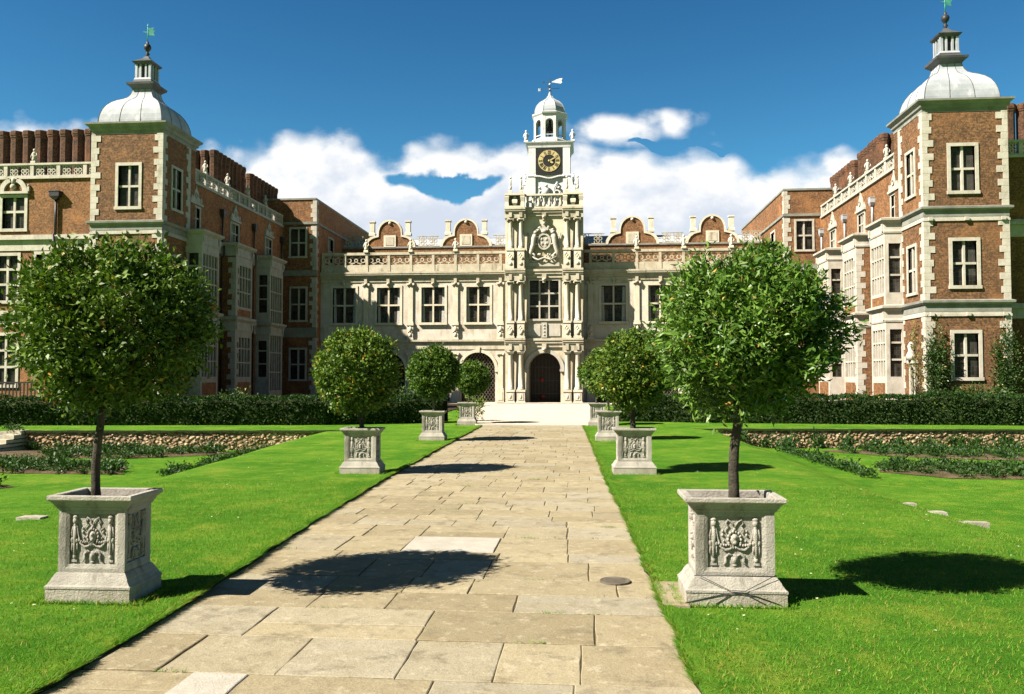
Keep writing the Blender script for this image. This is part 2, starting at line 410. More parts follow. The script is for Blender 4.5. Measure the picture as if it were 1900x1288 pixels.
class MB:
    def __init__(s, frame=None):
        s.v, s.f, s.m, s.s = [], [], [], []
        s.M = frame or Matrix.Identity(4)

    def pt(s, p):
        s.v.append(s.M @ Vector(p))
        return len(s.v) - 1

    def face(s, pts, m=0, smooth=False):
        s.f.append([s.pt(p) for p in pts])
        s.m.append(m)
        s.s.append(smooth)

    def idx(s, ids, m=0, smooth=False):
        s.f.append(ids)
        s.m.append(m)
        s.s.append(smooth)

    def box(s, x0, x1, y0, y1, z0, z1, m=0):
        b = [s.pt(p) for p in ((x0, y0, z0), (x1, y0, z0), (x1, y1, z0), (x0, y1, z0), (x0, y0, z1), (x1, y0, z1), (x1, y1, z1), (x0, y1, z1))]
        for q in ((0, 3, 2, 1), (4, 5, 6, 7), (0, 1, 5, 4), (1, 2, 6, 5), (2, 3, 7, 6), (3, 0, 4, 7)):
            s.idx([b[i] for i in q], m)

    def stack(s, cx, cy, prof, m=0, smooth=False, cap=True):
        """square or rectangular moulding: prof = [(halfx, halfy, z)]"""
        rings = []
        for hx, hy, z in prof:
            rings.append([s.pt((cx + a * hx, cy + b * hy, z)) for a, b in ((-1, -1), (1, -1), (1, 1), (-1, 1))])
        for r0, r1 in zip(rings, rings[1:]):
            for k in range(4):
                s.idx([r0[k], r0[(k + 1) % 4], r1[(k + 1) % 4], r1[k]], m, smooth)
        if cap:
            s.idx(rings[0][::-1], m)
            s.idx(rings[-1], m)

    def lathe(s, cx, cy, prof, n=12, m=0, smooth=True, rot=0.0, ax='z', cap=True):
        rings = []
        for r, z in prof:
            ring = []
            for k in range(n):
                a = rot + 2 * math.pi * k / n
                ring.append(s.pt((cx + r * math.cos(a), cy + r * math.sin(a), z)))
            rings.append(ring)
        for r0, r1 in zip(rings, rings[1:]):
            for k in range(n):
                s.idx([r0[k], r0[(k + 1) % n], r1[(k + 1) % n], r1[k]], m, smooth)
        if cap:
            s.idx(rings[0][::-1], m)
            s.idx(rings[-1], m)

    def ball(s, c, r, m=0, n=8, k=6):
        rx, ry, rz = (r, r, r) if not hasattr(r, '__len__') else r
        rings = []
        for i in range(1, k):
            t = math.pi * i / k
            rings.append([s.pt((c[0] + rx * math.sin(t) * math.cos(2 * math.pi * j / n), c[1] + ry * math.sin(t) * math.sin(2 * math.pi * j / n), c[2] - rz * math.cos(t))) for j in range(n)])
        b, t = s.pt((c[0], c[1], c[2] - rz)), s.pt((c[0], c[1], c[2] + rz))
        for j in range(n):
            s.idx([b, rings[0][(j + 1) % n], rings[0][j]], m, True)
            s.idx([t, rings[-1][j], rings[-1][(j + 1) % n]], m, True)
        for r0, r1 in zip(rings, rings[1:]):
            for j in range(n):
                s.idx([r0[j], r0[(j + 1) % n], r1[(j + 1) % n], r1[j]], m, True)

    def tube(s, path, rad, n=8, m=0, smooth=True):
        path = [Vector(p) for p in path]
        rings = []
        ref = None
        for i, p in enumerate(path):
            d = (path[min(i + 1, len(path) - 1)] - path[max(i - 1, 0)]).normalized()
            if ref is None:
                ref = d.orthogonal().normalized()
            ref = (ref - d * ref.dot(d)).normalized()
            q = d.cross(ref)
            r = rad[i] if hasattr(rad, '__len__') else rad
            rings.append([s.pt(p + (ref * math.cos(2 * math.pi * k / n) + q * math.sin(2 * math.pi * k / n)) * r) for k in range(n)])
        for r0, r1 in zip(rings, rings[1:]):
            for k in range(n):
                s.idx([r0[k], r0[(k + 1) % n], r1[(k + 1) % n], r1[k]], m, smooth)
        s.idx(rings[0][::-1], m)
        s.idx(rings[-1], m)

    def prism(s, pts, w0, w1, m=0, side=None):
        """outline in (x, z) extruded from y=w0 to y=w1"""
        a = [s.pt((x, w0, z)) for x, z in pts]
        b = [s.pt((x, w1, z)) for x, z in pts]
        s.idx(a, m)
        s.idx(b[::-1], m)
        k = len(pts)
        for i in range(k):
            s.idx([a[i], a[(i + 1) % k], b[(i + 1) % k], b[i]], m if side is None else side)

    def ribbon(s, outer, inner, w0, w1, m=0, closed=False):
        """band between two outlines of the same length in (x, z), extruded from y=w0 to y=w1"""
        k = len(outer)
        rows = [[s.pt((x, ww, z)) for x, z in line] for line in (outer, inner) for ww in (w0, w1)]
        o0, o1, i0, i1 = rows
        for i in range(k if closed else k - 1):
            j = (i + 1) % k
            s.idx([o1[i], o1[j], i1[j], i1[i]], m)
            s.idx([o0[j], o0[i], i0[i], i0[j]], m)
            s.idx([o0[i], o0[j], o1[j], o1[i]], m)
            s.idx([i0[j], i0[i], i1[i], i1[j]], m)
        if not closed:
            s.idx([o0[0], o1[0], i1[0], i0[0]], m)
            s.idx([o0[-1], i0[-1], i1[-1], o1[-1]], m)

    def ring(s, cx, cz, r, t, w0, w1, m=0, n=10):
        a = [(cx + r * math.cos(2 * math.pi * k / n), cz + r * math.sin(2 * math.pi * k / n)) for k in range(n)]
        b = [(cx + (r - t) * math.cos(2 * math.pi * k / n), cz + (r - t) * math.sin(2 * math.pi * k / n)) for k in range(n)]
        s.ribbon(a, b, w0, w1, m, True)

    def build(s, name, mats, parent=None, local=False):
        me = bpy.data.meshes.new(name)
        off = Vector((0, 0, 0)) if local or parent is None else origin_of(parent)
        me.from_pydata([tuple(v - off) for v in s.v], [], s.f)
        for mt in mats:
            me.materials.append(M[mt] if isinstance(mt, str) else mt)
        me.polygons.foreach_set('material_index', s.m)
        me.polygons.foreach_set('use_smooth', s.s)
        me.update()
        o = bpy.data.objects.new(name, me)
        C.objects.link(o)
        if parent is not None:
            o.parent = parent
        return o


def mesh_np(name, verts, faces, mats, parent=None, mat_idx=None):
    """big mesh of equal-sized faces from numpy arrays"""
    me = bpy.data.meshes.new(name)
    nv, nf, k = len(verts), len(faces), faces.shape[1]
    me.vertices.add(nv)
    me.vertices.foreach_set('co', np.asarray(verts, np.float32).ravel())
    me.loops.add(nf * k)
    me.loops.foreach_set('vertex_index', np.asarray(faces, np.int32).ravel())
    me.polygons.add(nf)
    me.polygons.foreach_set('loop_start', np.arange(0, nf * k, k, dtype=np.int32))
    if mat_idx is not None:
        me.polygons.foreach_set('material_index', np.asarray(mat_idx, np.int32))
    for mt in mats:
        me.materials.append(M[mt])
    me.update(calc_edges=True)
    me.validate()
    o = bpy.data.objects.new(name, me)
    C.objects.link(o)
    if parent is not None:
        o.parent = parent
    return o


def empty(name, loc=(0, 0, 0), rz=0.0):
    o = bpy.data.objects.new(name, None)
    o.location = loc
    o.rotation_euler = (0, 0, rz)
    C.objects.link(o)
    return o


def tag(o, label, cat, group=None):
    o['label'] = label
    o['category'] = cat
    if group:
        o['group'] = group
    return o


def setting(o, kind='structure'):
    o['kind'] = kind
    return o


def copy_tree(o, parent=None):
    c = o.copy()
    C.objects.link(c)
    if parent is not None:
        c.parent = parent
    for ch in list(o.children):
        copy_tree(ch, c)
    return c


def frame(o, u, wv):
    """local x along u, local y outwards along wv, z up"""
    u, wv = Vector(u), Vector(wv)
    return Matrix(((u.x, wv.x, 0, o[0]), (u.y, wv.y, 0, o[1]), (u.z, wv.z, 1, o[2]), (0, 0, 0, 1)))


def wall(mb, u0, u1, z0, z1, openings=(), m=0, d=0.25, mr=None, w=0.0):
    """wall face at y=w in the local frame with rectangular openings and reveals going in by d"""
    us = sorted({u0, u1, *[a for o in openings for a in o[:2]]})
    zs = sorted({z0, z1, *[a for o in openings for a in o[2:4]]})
    for a, b in zip(us, us[1:]):
        for c, e in zip(zs, zs[1:]):
            mu, mz = (a + b) / 2, (c + e) / 2
            if any(o[0] < mu < o[1] and o[2] < mz < o[3] for o in openings):
                continue
            mb.face([(a, w, c), (b, w, c), (b, w, e), (a, w, e)], m)
    mr = m if mr is None else mr
    for o in openings:
        a, b, c, e = o[:4]
        mb.face([(a, w, c), (a, w - d, c), (a, w - d, e), (a, w, e)], mr)
        mb.face([(b, w, c), (b, w, e), (b, w - d, e), (b, w - d, c)], mr)
        mb.face([(a, w, e), (a, w - d, e), (b, w - d, e), (b, w, e)], mr)
        mb.face([(a, w, c), (b, w, c), (b, w - d, c), (a, w - d, c)], mr)


def window(parent, fr, a, b, c, e, nl=2, tr=(0.5,), w=0.0, d=0.16, sur=0.13, bar=0.075, stone_m='white', sill=0.08, curtain=False, name='window', mo=.05):
    """stone mullioned window filling the opening a..b, c..e"""
    mb = MB(fr)
    if sur:
        p = 0.045
        mb.box(a - sur, a, w - d, w + p, c, e)
        mb.box(b, b + sur, w - d, w + p, c, e)
        mb.box(a - sur, b + sur, w - d, w + p + 0.002, e, e + sur)
        if sill:
            mb.box(a - sur - 0.03, b + sur + 0.03, w - d, w + sill, c - sur, c)
    for k in range(1, nl):
        x = a + (b - a) * k / nl
        mb.box(x - bar / 2, x + bar / 2, w - d - 0.03, w - mo, c, e)
    for t in tr:
        z = c + (e - c) * t
        mb.box(a, b, w - d - 0.028, w - mo - .002, z - bar / 2, z + bar / 2)
    g = w - d + 0.01
    mb.face([(a, g, c), (b, g, c), (b, g, e), (a, g, e)], 1)
    if curtain:
        h = g + 0.006
        for s0, s1 in ((a + 0.02, a + (b - a) * 0.13), (b - (b - a) * 0.16, b - 0.02)):
            mb.face([(s0, h, c + 0.03), (s1, h, c + 0.03), (s1 * .7 + s0 * .3 if s0 < (a + b) / 2 else s1, h, e - 0.05), (s0 if s0 < (a + b) / 2 else s0 * .7 + s1 * .3, h, e - 0.05)], 2)
    return mb.build(name, [stone_m, 'glass', 'curtain'], parent)


def quoins(mb, x, y, sx, sy, z0, z1, m=0, h=0.30, p=0.03):
    """corner stones at the corner (x, y); the building lies towards (sx, sy)"""
    k, z = 0, z0
    while z < z1 - 0.05:
        la, lb = (0.42, 0.24) if k % 2 else (0.24, 0.42)
        la += .05 * math.sin(k * 2.3 + x)
        lb += .05 * math.cos(k * 1.9 + y)
        zt = min(z + h, z1)
        xs, ys = sorted((x - sx * p, x + sx * la)), sorted((y - sy * p, y + sy * lb))
        mb.box(xs[0], xs[1], ys[0], ys[1], z + 0.004, zt - 0.004, m)
        z += h
        k += 1


def strap_panel(mb, u0, u1, z0, z1, w0, w1, m=0, kind=0):
    """pierced strapwork filling a balustrade bay"""
    L, H = u1 - u0, z1 - z0
    mb.box(u0, u1, w0 - .012, w1 + .012, z1 - 0.05, z1, m)
    mb.box(u0, u1, w0 - .012, w1 + .012, z0, z0 + 0.05, m)
    if kind == 0:
        n = max(1, round(L / (H * 1.05)))
        for k in range(n):
            cx, cz, s = u0 + L * (k + .5) / n, (z0 + z1) / 2, H * 0.235
            for dx, dz in ((1, 0), (-1, 0), (0, 1), (0, -1)):
                mb.ring(cx + dx * s * .95, cz + dz * s * .95, s * .78, s * .33, w0, w1, m, 9)
            for dx in (-1, 1):
                for dz in (-1, 1):
                    mb.box(cx + dx * s * 1.45 - .03, cx + dx * s * 1.45 + .03, w0, w1, min(cz + dz * s, cz + dz * H / 2.05), max(cz + dz * s, cz + dz * H / 2.05), m)
            mb.ring(cx, cz, s * .5, s * .28, w0 - .006, w1 + .006, m, 8)
    else:
        cz, cx = (z0 + z1) / 2, (u0 + u1) / 2
        mb.ring(cx, cz, H * .20, H * .09, w0 - .005, w1 + .005, m, 10)
        for sg in (-1, 1):
            mb.ring(cx + sg * L * .36, cz, H * .26, H * .10, w0, w1, m, 8)
            for dz in (-1, 1):
                z = cz + dz * H * .22
                pts = [(cx + sg * H * .12, z - .035), (cx + sg * L * .3, z + dz * H * .10 - .035), (cx + sg * L * .3, z + dz * H * .10 + .035), (cx + sg * H * .12, z + .035)]
                mb.prism(pts, w0, w1, m)
                mb.box(cx + sg * L * .21 - .035, cx + sg * L * .21 + .035, w0 + .004, w1 - .004, min(z, cz + dz * H / 2), max(z, cz + dz * H / 2), m)


def statue(mb, x, y, z, h, m=0):
    """small carved figure on a block"""
    mb.stack(x, y, [(h * .16, h * .16, z), (h * .16, h * .16, z + h * .12), (h * .12, h * .12, z + h * .16)], m)
    mb.lathe(x, y, [(h * .13, z + h * .14), (h * .15, z + h * .3), (h * .10, z + h * .45), (h * .14, z + h * .62), (h * .12, z + h * .72), (h * .045, z + h * .78)], 9, m)
    mb.ball((x, y, z + h * .87), (h * .085, h * .085, h * .11), m, 8, 6)
    mb.tube([(x + h * .12, y, z + h * .68), (x + h * .2, y - h * .05, z + h * .52), (x + h * .1, y - h * .12, z + h * .45)], h * .04, 6, m)
    mb.tube([(x - h * .12, y, z + h * .68), (x - h * .19, y - h * .02, z + h * .5), (x - h * .16, y - h * .06, z + h * .34)], h * .04, 6, m)


def obelisk(mb, x, y, z, h, m=0):
    mb.stack(x, y, [(.11, .11, z), (.11, .11, z + h * .18), (.07, .07, z + h * .22)], m)
    mb.lathe(x, y, [(.045, z + h * .2), (.085, z + h * .3), (.10, z + h * .38), (.05, z + h * .48), (.07, z + h * .52), (.06, z + h * .8), (.02, z + h * .88)], 8, m)
    mb.ball((x, y, z + h * .93), h * .07, m, 8, 6)


exec_parts = []

# ================================================================== THE MANSION
mansion = tag(empty('mansion', (0, 55.7, 0)), 'brick and pale stone mansion with domed corner towers and a central clock tower', 'mansion')
WX, TX0, TX1, TY0, TY1 = 17.78, 17.70, 21.30, 38.2, 41.0


def corner_tower(s):
    mb = MB()
    # inner face (towards the court), front face, outer face
    fi = frame((s * TX0, 0, 0), (0, 1, 0), (-s, 0, 0))
    ff = frame((0, TY0, 0), (1, 0, 0), (0, -1, 0))
    fo = frame((s * TX1, 0, 0), (0, 1, 0), (s, 0, 0))
    fb = frame((0, TY1 + .6, 0), (1, 0, 0), (0, 1, 0))
    cx = s * 19.4
    fw = [(cx - .52, cx + .52, a, b) for a, b in ((1.72, 3.66), (5.78, 7.76), (10.0, 12.0))]
    iw = [(39.15, 40.05, a, b) for a, b in ((5.6, 7.7), (10.1, 12.1))]
    x0, x1 = sorted((s * TX0, s * TX1))
    mb.M = ff
    wall(mb, x0, x1, -.1, 13.6, fw, 0, .22, 1)
    mb.M = fi
    wall(mb, TY0, TY1 + .6, -.1, 13.6, iw, 0, .22, 1)
    mb.M = fo
    wall(mb, TY0, TY1 + .6, -.1, 13.6, (), 0)
    mb.M = fb
    wall(mb, x0, x1, 8, 13.6, (), 0)
    t = mb.build('corner_tower', ['brick', 'white'], mansion)
    for o in fw:
        window(t, ff, *o, 2, (.5,), bar=.10, sur=.15)
    for o in iw:
        window(t, fi, *o, 2, (.5,), bar=.10, sur=.13, d=.09, mo=.01)
    for xx, yy_, sx, sy in ((s * TX0, TY0, s, 1), (s * TX1, TY0, -s, 1), (s * TX0, TY1, s, -1)):
        for za, zb in ((.0, 4.42), (5.14, 8.66), (9.3, 13.56)):
            q = MB()
            quoins(q, xx, yy_, sx, sy, za, zb)
            q.build('quoins', ['white'], t)
    cxm, cym, hx, hy = s * 19.5, (TY0 + TY1) / 2 + .3, 1.8, 1.7

    def band(z0, z1, name, mm):
        b = MB()
        H = z1 - z0
        b.stack(cxm, cym, [(hx + .05, hy + .05, z0), (hx + .05, hy + .05, z0 + H * .16), (hx + .02, hy + .02, z0 + H * .17), (hx + .02, hy + .02, z0 + H * .30)], 1)
        b.stack(cxm, cym, [(hx + .03, hy + .03, z0 + H * .30), (hx + .03, hy + .03, z0 + H * .72), (hx + .10, hy + .10, z0 + H * .76), (hx + .16, hy + .16, z0 + H * .86), (hx + .17, hy + .17, z1), (hx + .0, hy + .0, z1 + .05)], 0)
        for k in (-1, 0, 1):
            b.box(cxm + k * 1.55 - .09, cxm + k * 1.55 + .09, cym - hy - .13, cym - hy - .04, z0 + H * .02, z0 + H * .26, 1)
        b.build(name, mm, t)
    band(4.42, 5.12, 'cornice', ['grey', 'white'])
    band(8.66, 9.29, 'cornice', ['grey', 'white'])
    b = MB()
    b.stack(cxm, cym, [(hx + .02, hy + .02, 13.56), (hx + .02, hy + .02, 13.72), (hx + .10, hy + .10, 13.78), (hx + .12, hy + .12, 13.9), (hx + .26, hy + .26, 14.02), (hx + .27, hy + .27, 14.1), (hx + .05, hy + .05, 14.14)], 0)
    b.build('cornice', ['grey'], t)
    # ogee lead roof on a square plan
    prof = [(1.0, 14.13), (.995, 14.35), (.97, 14.62), (.92, 14.90), (.845, 15.14), (.74, 15.35), (.62, 15.50), (.50, 15.62), (.41, 15.74), (.35, 15.90), (.315, 16.08), (.30, 16.2)]
    d = MB()
    K = 1.62
    KY = 1.55
    nseg = 6
    rings = []
    for q_, z in prof:
        ring = []
        rr = q_
        for (ax, ay), (bx, by) in (((-1, -1), (1, -1)), ((1, -1), (1, 1)), ((1, 1), (-1, 1)), ((-1, 1), (-1, -1))):
            for k in range(nseg):
                f = k / nseg
                ring.append(d.pt((cxm + K * rr * (ax + (bx - ax) * f), cym + KY * rr * (ay + (by - ay) * f), z)))
        rings.append(ring)
    n = len(rings[0])
    for r0, r1 in zip(rings, rings[1:]):
        for k in range(n):
            d.idx([r0[k], r0[(k + 1) % n], r1[(k + 1) % n], r1[k]], 0, False)
    # standing seams
    for side in range(4):
        for f in (0.0, .34, .67):
            path = []
            (ax, ay), (bx, by) = (((-1, -1), (1, -1)), ((1, -1), (1, 1)), ((1, 1), (-1, 1)), ((-1, 1), (-1, -1)))[side]
            for q_, z in prof:
                path.append((cxm + K * q_ * (ax + (bx - ax) * f) * 1.004, cym + KY * q_ * (ay + (by - ay) * f) * 1.004, z))
            d.tube(path, .013, 5, 1)
    d.build('dome', ['lead', 'darklead'], t)
    # lantern: moulded foot, open arcade of posts, cap
    l = MB()
    cx, cy = cxm, cym
    l.stack(cx, cy, [(.50, .49, 16.2), (.54, .54, 16.26), (.70, .70, 16.40), (.72, .72, 16.50), (.54, .54, 16.56), (.47, .47, 16.62), (.45, .45, 16.72)], 1)
    l.stack(cx, cy, [(.45, .45, 16.72), (.42, .42, 16.8), (.40, .40, 16.82)], 0)
    for a in (-1, 1):
        for b_ in (-1, 1):
            l.box(cx + a * .35 - .06, cx + a * .35 + .06, cy + b_ * .35 - .06, cy + b_ * .35 + .06, 16.8, 17.52, 0)
        for k in (-1, 1):
            l.box(cx + k * .14 - .045, cx + k * .14 + .045, cy + a * .35 - .045, cy + a * .35 + .045, 16.8, 17.52, 0)
            l.box(cx + a * .35 - .045, cx + a * .35 + .045, cy + k * .14 - .045, cy + k * .14 + .045, 16.8, 17.52, 0)
    l.box(cx - .2, cx + .2, cy - .2, cy + .2, 16.8, 17.52, 1)
    l.stack(cx, cy, [(.41, .41, 17.50), (.50, .50, 17.58), (.53, .53, 17.64), (.34, .34, 17.76), (.18, .18, 17.88), (.09, .09, 18.02)], 1)
    l.build('lantern', ['lead', 'darklead'], t)
    v = MB()
    v.lathe(cx, cy, [(.10, 17.98), (.06, 18.08), (.12, 18.16), (.05, 18.24), (.08, 18.30), (.17, 18.42), (.19, 18.52), (.14, 18.64), (.05, 18.70), (.08, 18.76), (.02, 18.82)], 10, 0)
    v.tube([(cx, cy, 18.8), (cx, cy, 19.72)], [.028, .018], 6, 1)
    v.M = Matrix.Translation((cx, cy, 0)) @ Matrix.Rotation(R(14), 4, 'Z')
    v.prism([(.02, 19.15), (.34, 19.13), (.28, 19.28), (.36, 19.40), (.24, 19.42), (.30, 19.56), (.02, 19.5)], -.012, .012, 1)
    v.prism([(-.28, 19.30), (-.04, 19.26), (-.04, 19.34)], -.01, .01, 1)
    for rr, z in ((.09, 19.62),):
        v.ball((0, 0, z), rr * .5, 1)
    v.build('weathervane', ['iron', 'verdigris'], t)
    return t


def chimney_stack(parent, x0, x1, y0, y1, z0, z1, nx, ny, mat='sooty', name='chimney_stack'):
    mb = MB()
    mb.box(x0, x1, y0, y1, z0, z0 + .5)
    dx, dy = (x1 - x0) / nx, (y1 - y0) / ny
    for i in range(nx):
        for j in range(ny):
            cx, cy = x0 + dx * (i + .5), y0 + dy * (j + .5)
            r = min(dx, dy) * .5
            mb.lathe(cx, cy, [(r * 1.0, z0 + .45), (r * 1.0, z0 + .62), (r * .86, z0 + .68), (r * .86, z1 - .42), (r * .95, z1 - .38), (r * .95, z1 - .30), (r * 1.03, z1 - .26), (r * 1.03, z1 - .05), (r * .92, z1)], 8, 0, False, R(22.5))
            mb.lathe(cx, cy, [(r * .6, z1), (r * .55, z1 + .005)], 8, 1, False)
    return mb.build(name, [mat, 'dark'], parent)


def wing(s):
    mb = MB()
    fi = frame((s * WX, 0, 0), (0, 1, 0), (-s, 0, 0))
    bays = [(40.75, 42.75), (45.0, 47.3), (50.0, 52.2)]
    dorm = [(41.25, 42.25), (46.2, 47.2), (51.4, 52.4)]
    dz0, dz1 = 9.45, 10.66
    slim = [(43.95, 44.5), (48.4, 48.95)]
    op = [(a, b, dz0, dz1) for a, b in dorm] + [(a, b, 5.55, 7.7) for a, b in slim]
    mb.M = fi
    wall(mb, TY1 - .4, 54.9, -.1, 12.0, op, 0, .22, 1)
    ye = 40.0
    xo = 33.0
    fe = frame((0, ye, 0), (1, 0, 0), (0, -1, 0))
    x0, x1 = sorted((s * 21.2, s * xo))
    ends = [(26.0, 27.2, 9.35, 10.95), (26.3, 27.5, 5.65, 7.95), (26.3, 27.5, 1.35, 3.85), (24.6, 25.3, 6.0, 8.0), (29.4, 30.6, 9.35, 10.95)]
    ends = [tuple(sorted((s * a, s * b))) + (c, e) for a, b, c, e in ends]
    mb.M = fe
    wall(mb, x0, x1, -.1, 12.0, ends, 0, .2, 1)
    mb.M = Matrix.Identity(4)
    a, b = sorted((s * (WX + .02), s * xo))
    mb.face([(a, ye + .02, 11.98), (b, ye + .02, 11.98), (b, 70, 11.98), (a, 70, 11.98)], 2)
    t = mb.build('wing', ['brick2', 'white', 'lead'], mansion)
    for i, o in enumerate(op):
        window(t, fi, *o, 3 if i < 3 else 1, (.55,) if i < 3 else (.5,), sur=.12, d=.09, mo=.01, bar=.07)
    for o in ends:
        window(t, fe, *o, 2, (.36, .7) if o[3] < 9 else (.55,), sur=.16, bar=.12)
    # moulded string courses on the recessed wall (butted between the bays)
    def band_runs(skip):
        runs, y = [], TY1 + .16
        for q0, q1 in skip:
            if q0 - .02 > y:
                runs.append((y, q0 - .02))
            y = q1 + .02
        runs.append((y, 54.55))
        return runs
    for z0, z1 in ((4.42, 5.12), (8.66, 9.29)):
        H = z1 - z0
        for a, b in band_runs(bays):
            c = MB(fi)
            c.box(a, b, -.1, .05, z0, z0 + H * .2, 0)
            c.box(a, b, -.1, .03, z0 + H * .2, z0 + H * .7, 0)
            c.box(a, b, -.1, .16, z0 + H * .7, z1, 0)
            c.box(a, b, -.1, .10, z0 + H * .6, z0 + H * .7 - .001, 0)
            c.build('string_course', ['white'], t)
    for z0, z1 in ((4.42, 5.12), (8.2, 9.0)):
        c = MB(fe)
        c.box(x0, x1, -.1, .06, z0, z1 - .25, 0)
        c.box(x0, x1, -.1, .20, z1 - .25, z1 - .1, 0)
        c.box(x0, x1, -.1, .14, z1 - .1, z1, 0)
        c.build('string_course', ['white'], t)
    # bay windows, two storeys of stone grid
    for i, (a, b) in enumerate(bays):
        p = .90 if i != 1 else .86
        fb = frame((s * (WX - p), 0, 0), (0, 1, 0), (-s, 0, 0))
        fr = frame((0, a, 0), (s, 0, 0), (0, -1, 0))        # return facing the garden
        bm = MB(fb)
        ops = [(a + .16, b - .16, 1.75, 4.0), (a + .16, b - .16, 5.75, 8.1)]
        if s < 0 and i == 2:
            ops = [(a + .16, b - .16, .9, 8.1)]
        wall(bm, a, b, 0, 8.66, ops, 0, .2, 0)
        # brick aprons under the windows
        for z0, z1 in ((.5, 1.45), (5.2, 5.6)) if len(ops) == 2 else ():
            bm.box(a + .2, b - .2, 0, .012, z0, z1, 1)
        bm.M = fr
        ro = [(WX - p + .18, WX - .16, z0, z1) for z0, z1 in ((1.75, 4.0), (5.75, 8.1))] if i != 1 else []
        wall(bm, WX - p, WX, 0, 8.66, ro, 0 if i != 1 else 1, .18, 0)
        bm.M = frame((0, b, 0), (s, 0, 0), (0, 1, 0))
        wall(bm, WX - p, WX, 0, 8.66, (), 1 if i == 1 else 0)
        if i == 1:
            bm.M = Matrix.Identity(4)
            quoins(bm, s * (WX - p), a, s, 1, .1, 8.5, 0, .30, .02)
        bm.M = Matrix.Identity(4)
        cx, cy, hx, hy = s * (WX - p / 2 + .1), (a + b) / 2, p / 2 + .1, (b - a) / 2
        for z0, z1 in ((4.42, 5.12), (8.66, 9.29)):
            H = z1 - z0
            bm.stack(cx, cy, [(hx + .03, hy + .03, z0 - .08), (hx + .05, hy + .05, z0), (hx + .03, hy + .03, z0 + H * .15), (hx + .03, hy + .03, z0 + H * .62), (hx + .10, hy + .10, z0 + H * .7), (hx + .20, hy + .20, z0 + H * .84), (hx + .21, hy + .21, z1), (hx + .0, hy + .0, z1 + .06)], 2)
            for k in (-1, 1):
                bm.box(cx - s * (hx + .05) - .05, cx - s * (hx + .05) + .05, cy + k * (hy - .1) - .08, cy + k * (hy - .1) + .08, z0 + .02, z0 + H * .6, 0)
        bo = bm.build('bay_window', ['white', 'brick2', 'white'], t)
        for o in ops:
            tall = o[3] - o[2] > 4
            window(t, fb, *o, 5, (.36, .72) if not tall else (.16, .33, .52, .70, .86), sur=0, bar=.075, d=.11, mo=.015)
        for o in ro:
            window(t, fr, *o, 1, (.36, .72), sur=0, bar=.09, d=.14)
    # small windows of the top floor carry carved pediments
    for a, b in dorm:
        cm = MB(fi)
        mid = (a + b) / 2
        cm.box(a - .22, b + .22, 0, .14, 10.80, 10.92)
        cm.prism([(a - .16, 10.92), (b + .16, 10.92), (b + .10, 11.1), (mid + .28, 11.22), (mid + .2, 11.5), (mid + .06, 11.62), (mid, 11.86), (mid - .06, 11.62), (mid - .2, 11.5), (mid - .28, 11.22), (a - .10, 11.1)], 0, .09)
        cm.ring(mid, 11.27, .17, .07, .09, .14)
        for k in (-1, 1):
            cm.box(mid + k * .52 - .05, mid + k * .52 + .05, .0, .12, 10.92, 11.22)
            cm.box(mid + k * .60 - .07, mid + k * .60 + .07, .0, .08, 9.2, 9.36)
        cm.build('pediment', ['white'], t)
    # outer end: window pediment with scrolls
    for xm in (26.6, 30.0):
        cm = MB(fe)
        xm *= s
        cm.box(xm - .85, xm + .85, 0, .16, 11.14, 11.26)
        for sg in (-1, 1):
            cm.ribbon([(xm + sg * .75 * math.cos(t_ * .16) , 11.27 + .72 * math.sin(t_ * .16)) for t_ in range(0, 9)], [(xm + sg * .5 * math.cos(t_ * .16), 11.27 + .5 * math.sin(t_ * .16)) for t_ in range(0, 9)], 0, .1)
            cm.box(xm + sg * .82 - .06, xm + sg * .82 + .06, 0, .12, 11.26, 11.5)
            cm.ball((xm + sg * .82, .06, 11.56), .07)
        cm.ball((xm, .07, 11.5), .16)
        cm.lathe(xm, .06, [(.09, 11.6), (.11, 11.9), (.04, 12.0)], 8)
        cm.build('pediment', ['white'], t)
    # parapets of pierced strapwork with figures on the piers
    pr = MB(fi)
    y0, y1 = TY1 + .6, 54.4
    def parapet(pr, u0, u1, n):
        pr.box(u0, u1, -.24, .10, 11.90, 12.0)
        pr.box(u0, u1, -.22, .05, 12.0, 12.06)
        pr.box(u0, u1, -.22, .06, 12.62, 12.72)
        L = (u1 - u0) / n
        for k in range(n + 1):
            x = min(max(u0 + L * k, u0 + .11), u1 - .11)
            pr.box(x - .10, x + .10, -.20, .035, 12.06, 12.62)
            if k < n:
                strap_panel(pr, u0 + L * k + .1 + (.01 if k == 0 else 0), u0 + L * (k + 1) - .1, 12.06, 12.62, -.13, -.03, 0, 0)
    parapet(pr, y0, y1, 9)
    pr.build('parapet', ['white'], t)
    pr = MB(fe)
    parapet(pr, min(s * 21.35, s * 32.8), max(s * 21.35, s * 32.8), 8)
    pr.build('parapet', ['white'], t)
    for k in (1, 3, 5, 7):
        st = MB()
        statue(st, s * (WX + .07), y0 + (y1 - y0) * k / 9, 12.72, .78)
        st.build('statue', ['white'], t)
    st = MB()
    statue(st, s * 25.6, ye + .08, 12.72, .8)
    st.build('statue', ['white'], t)
    # lead rain pipes
    for y in (44.9 if s < 0 else 44.75, 49.4, 54.1):
        pp = MB(fi)
        pp.tube([(y, .10, 9.3), (y, .10, 10.75)], .055, 8)
        pp.stack(y, .12, [(.09, .09, 10.72), (.17, .13, 10.88), (.17, .13, 11.1), (.19, .14, 11.12), (.19, .14, 11.16)])
        pp.tube([(y, .13, 9.3), (y, .22, 9.26), (y, .22, 8.6), (y, .09, 8.4), (y, .09, .2)], .05, 8)
        pp.build('rain_pipe', ['lead' if s > 0 else 'iron'], t)
    pp = MB(fe)
    x = s * 24.25
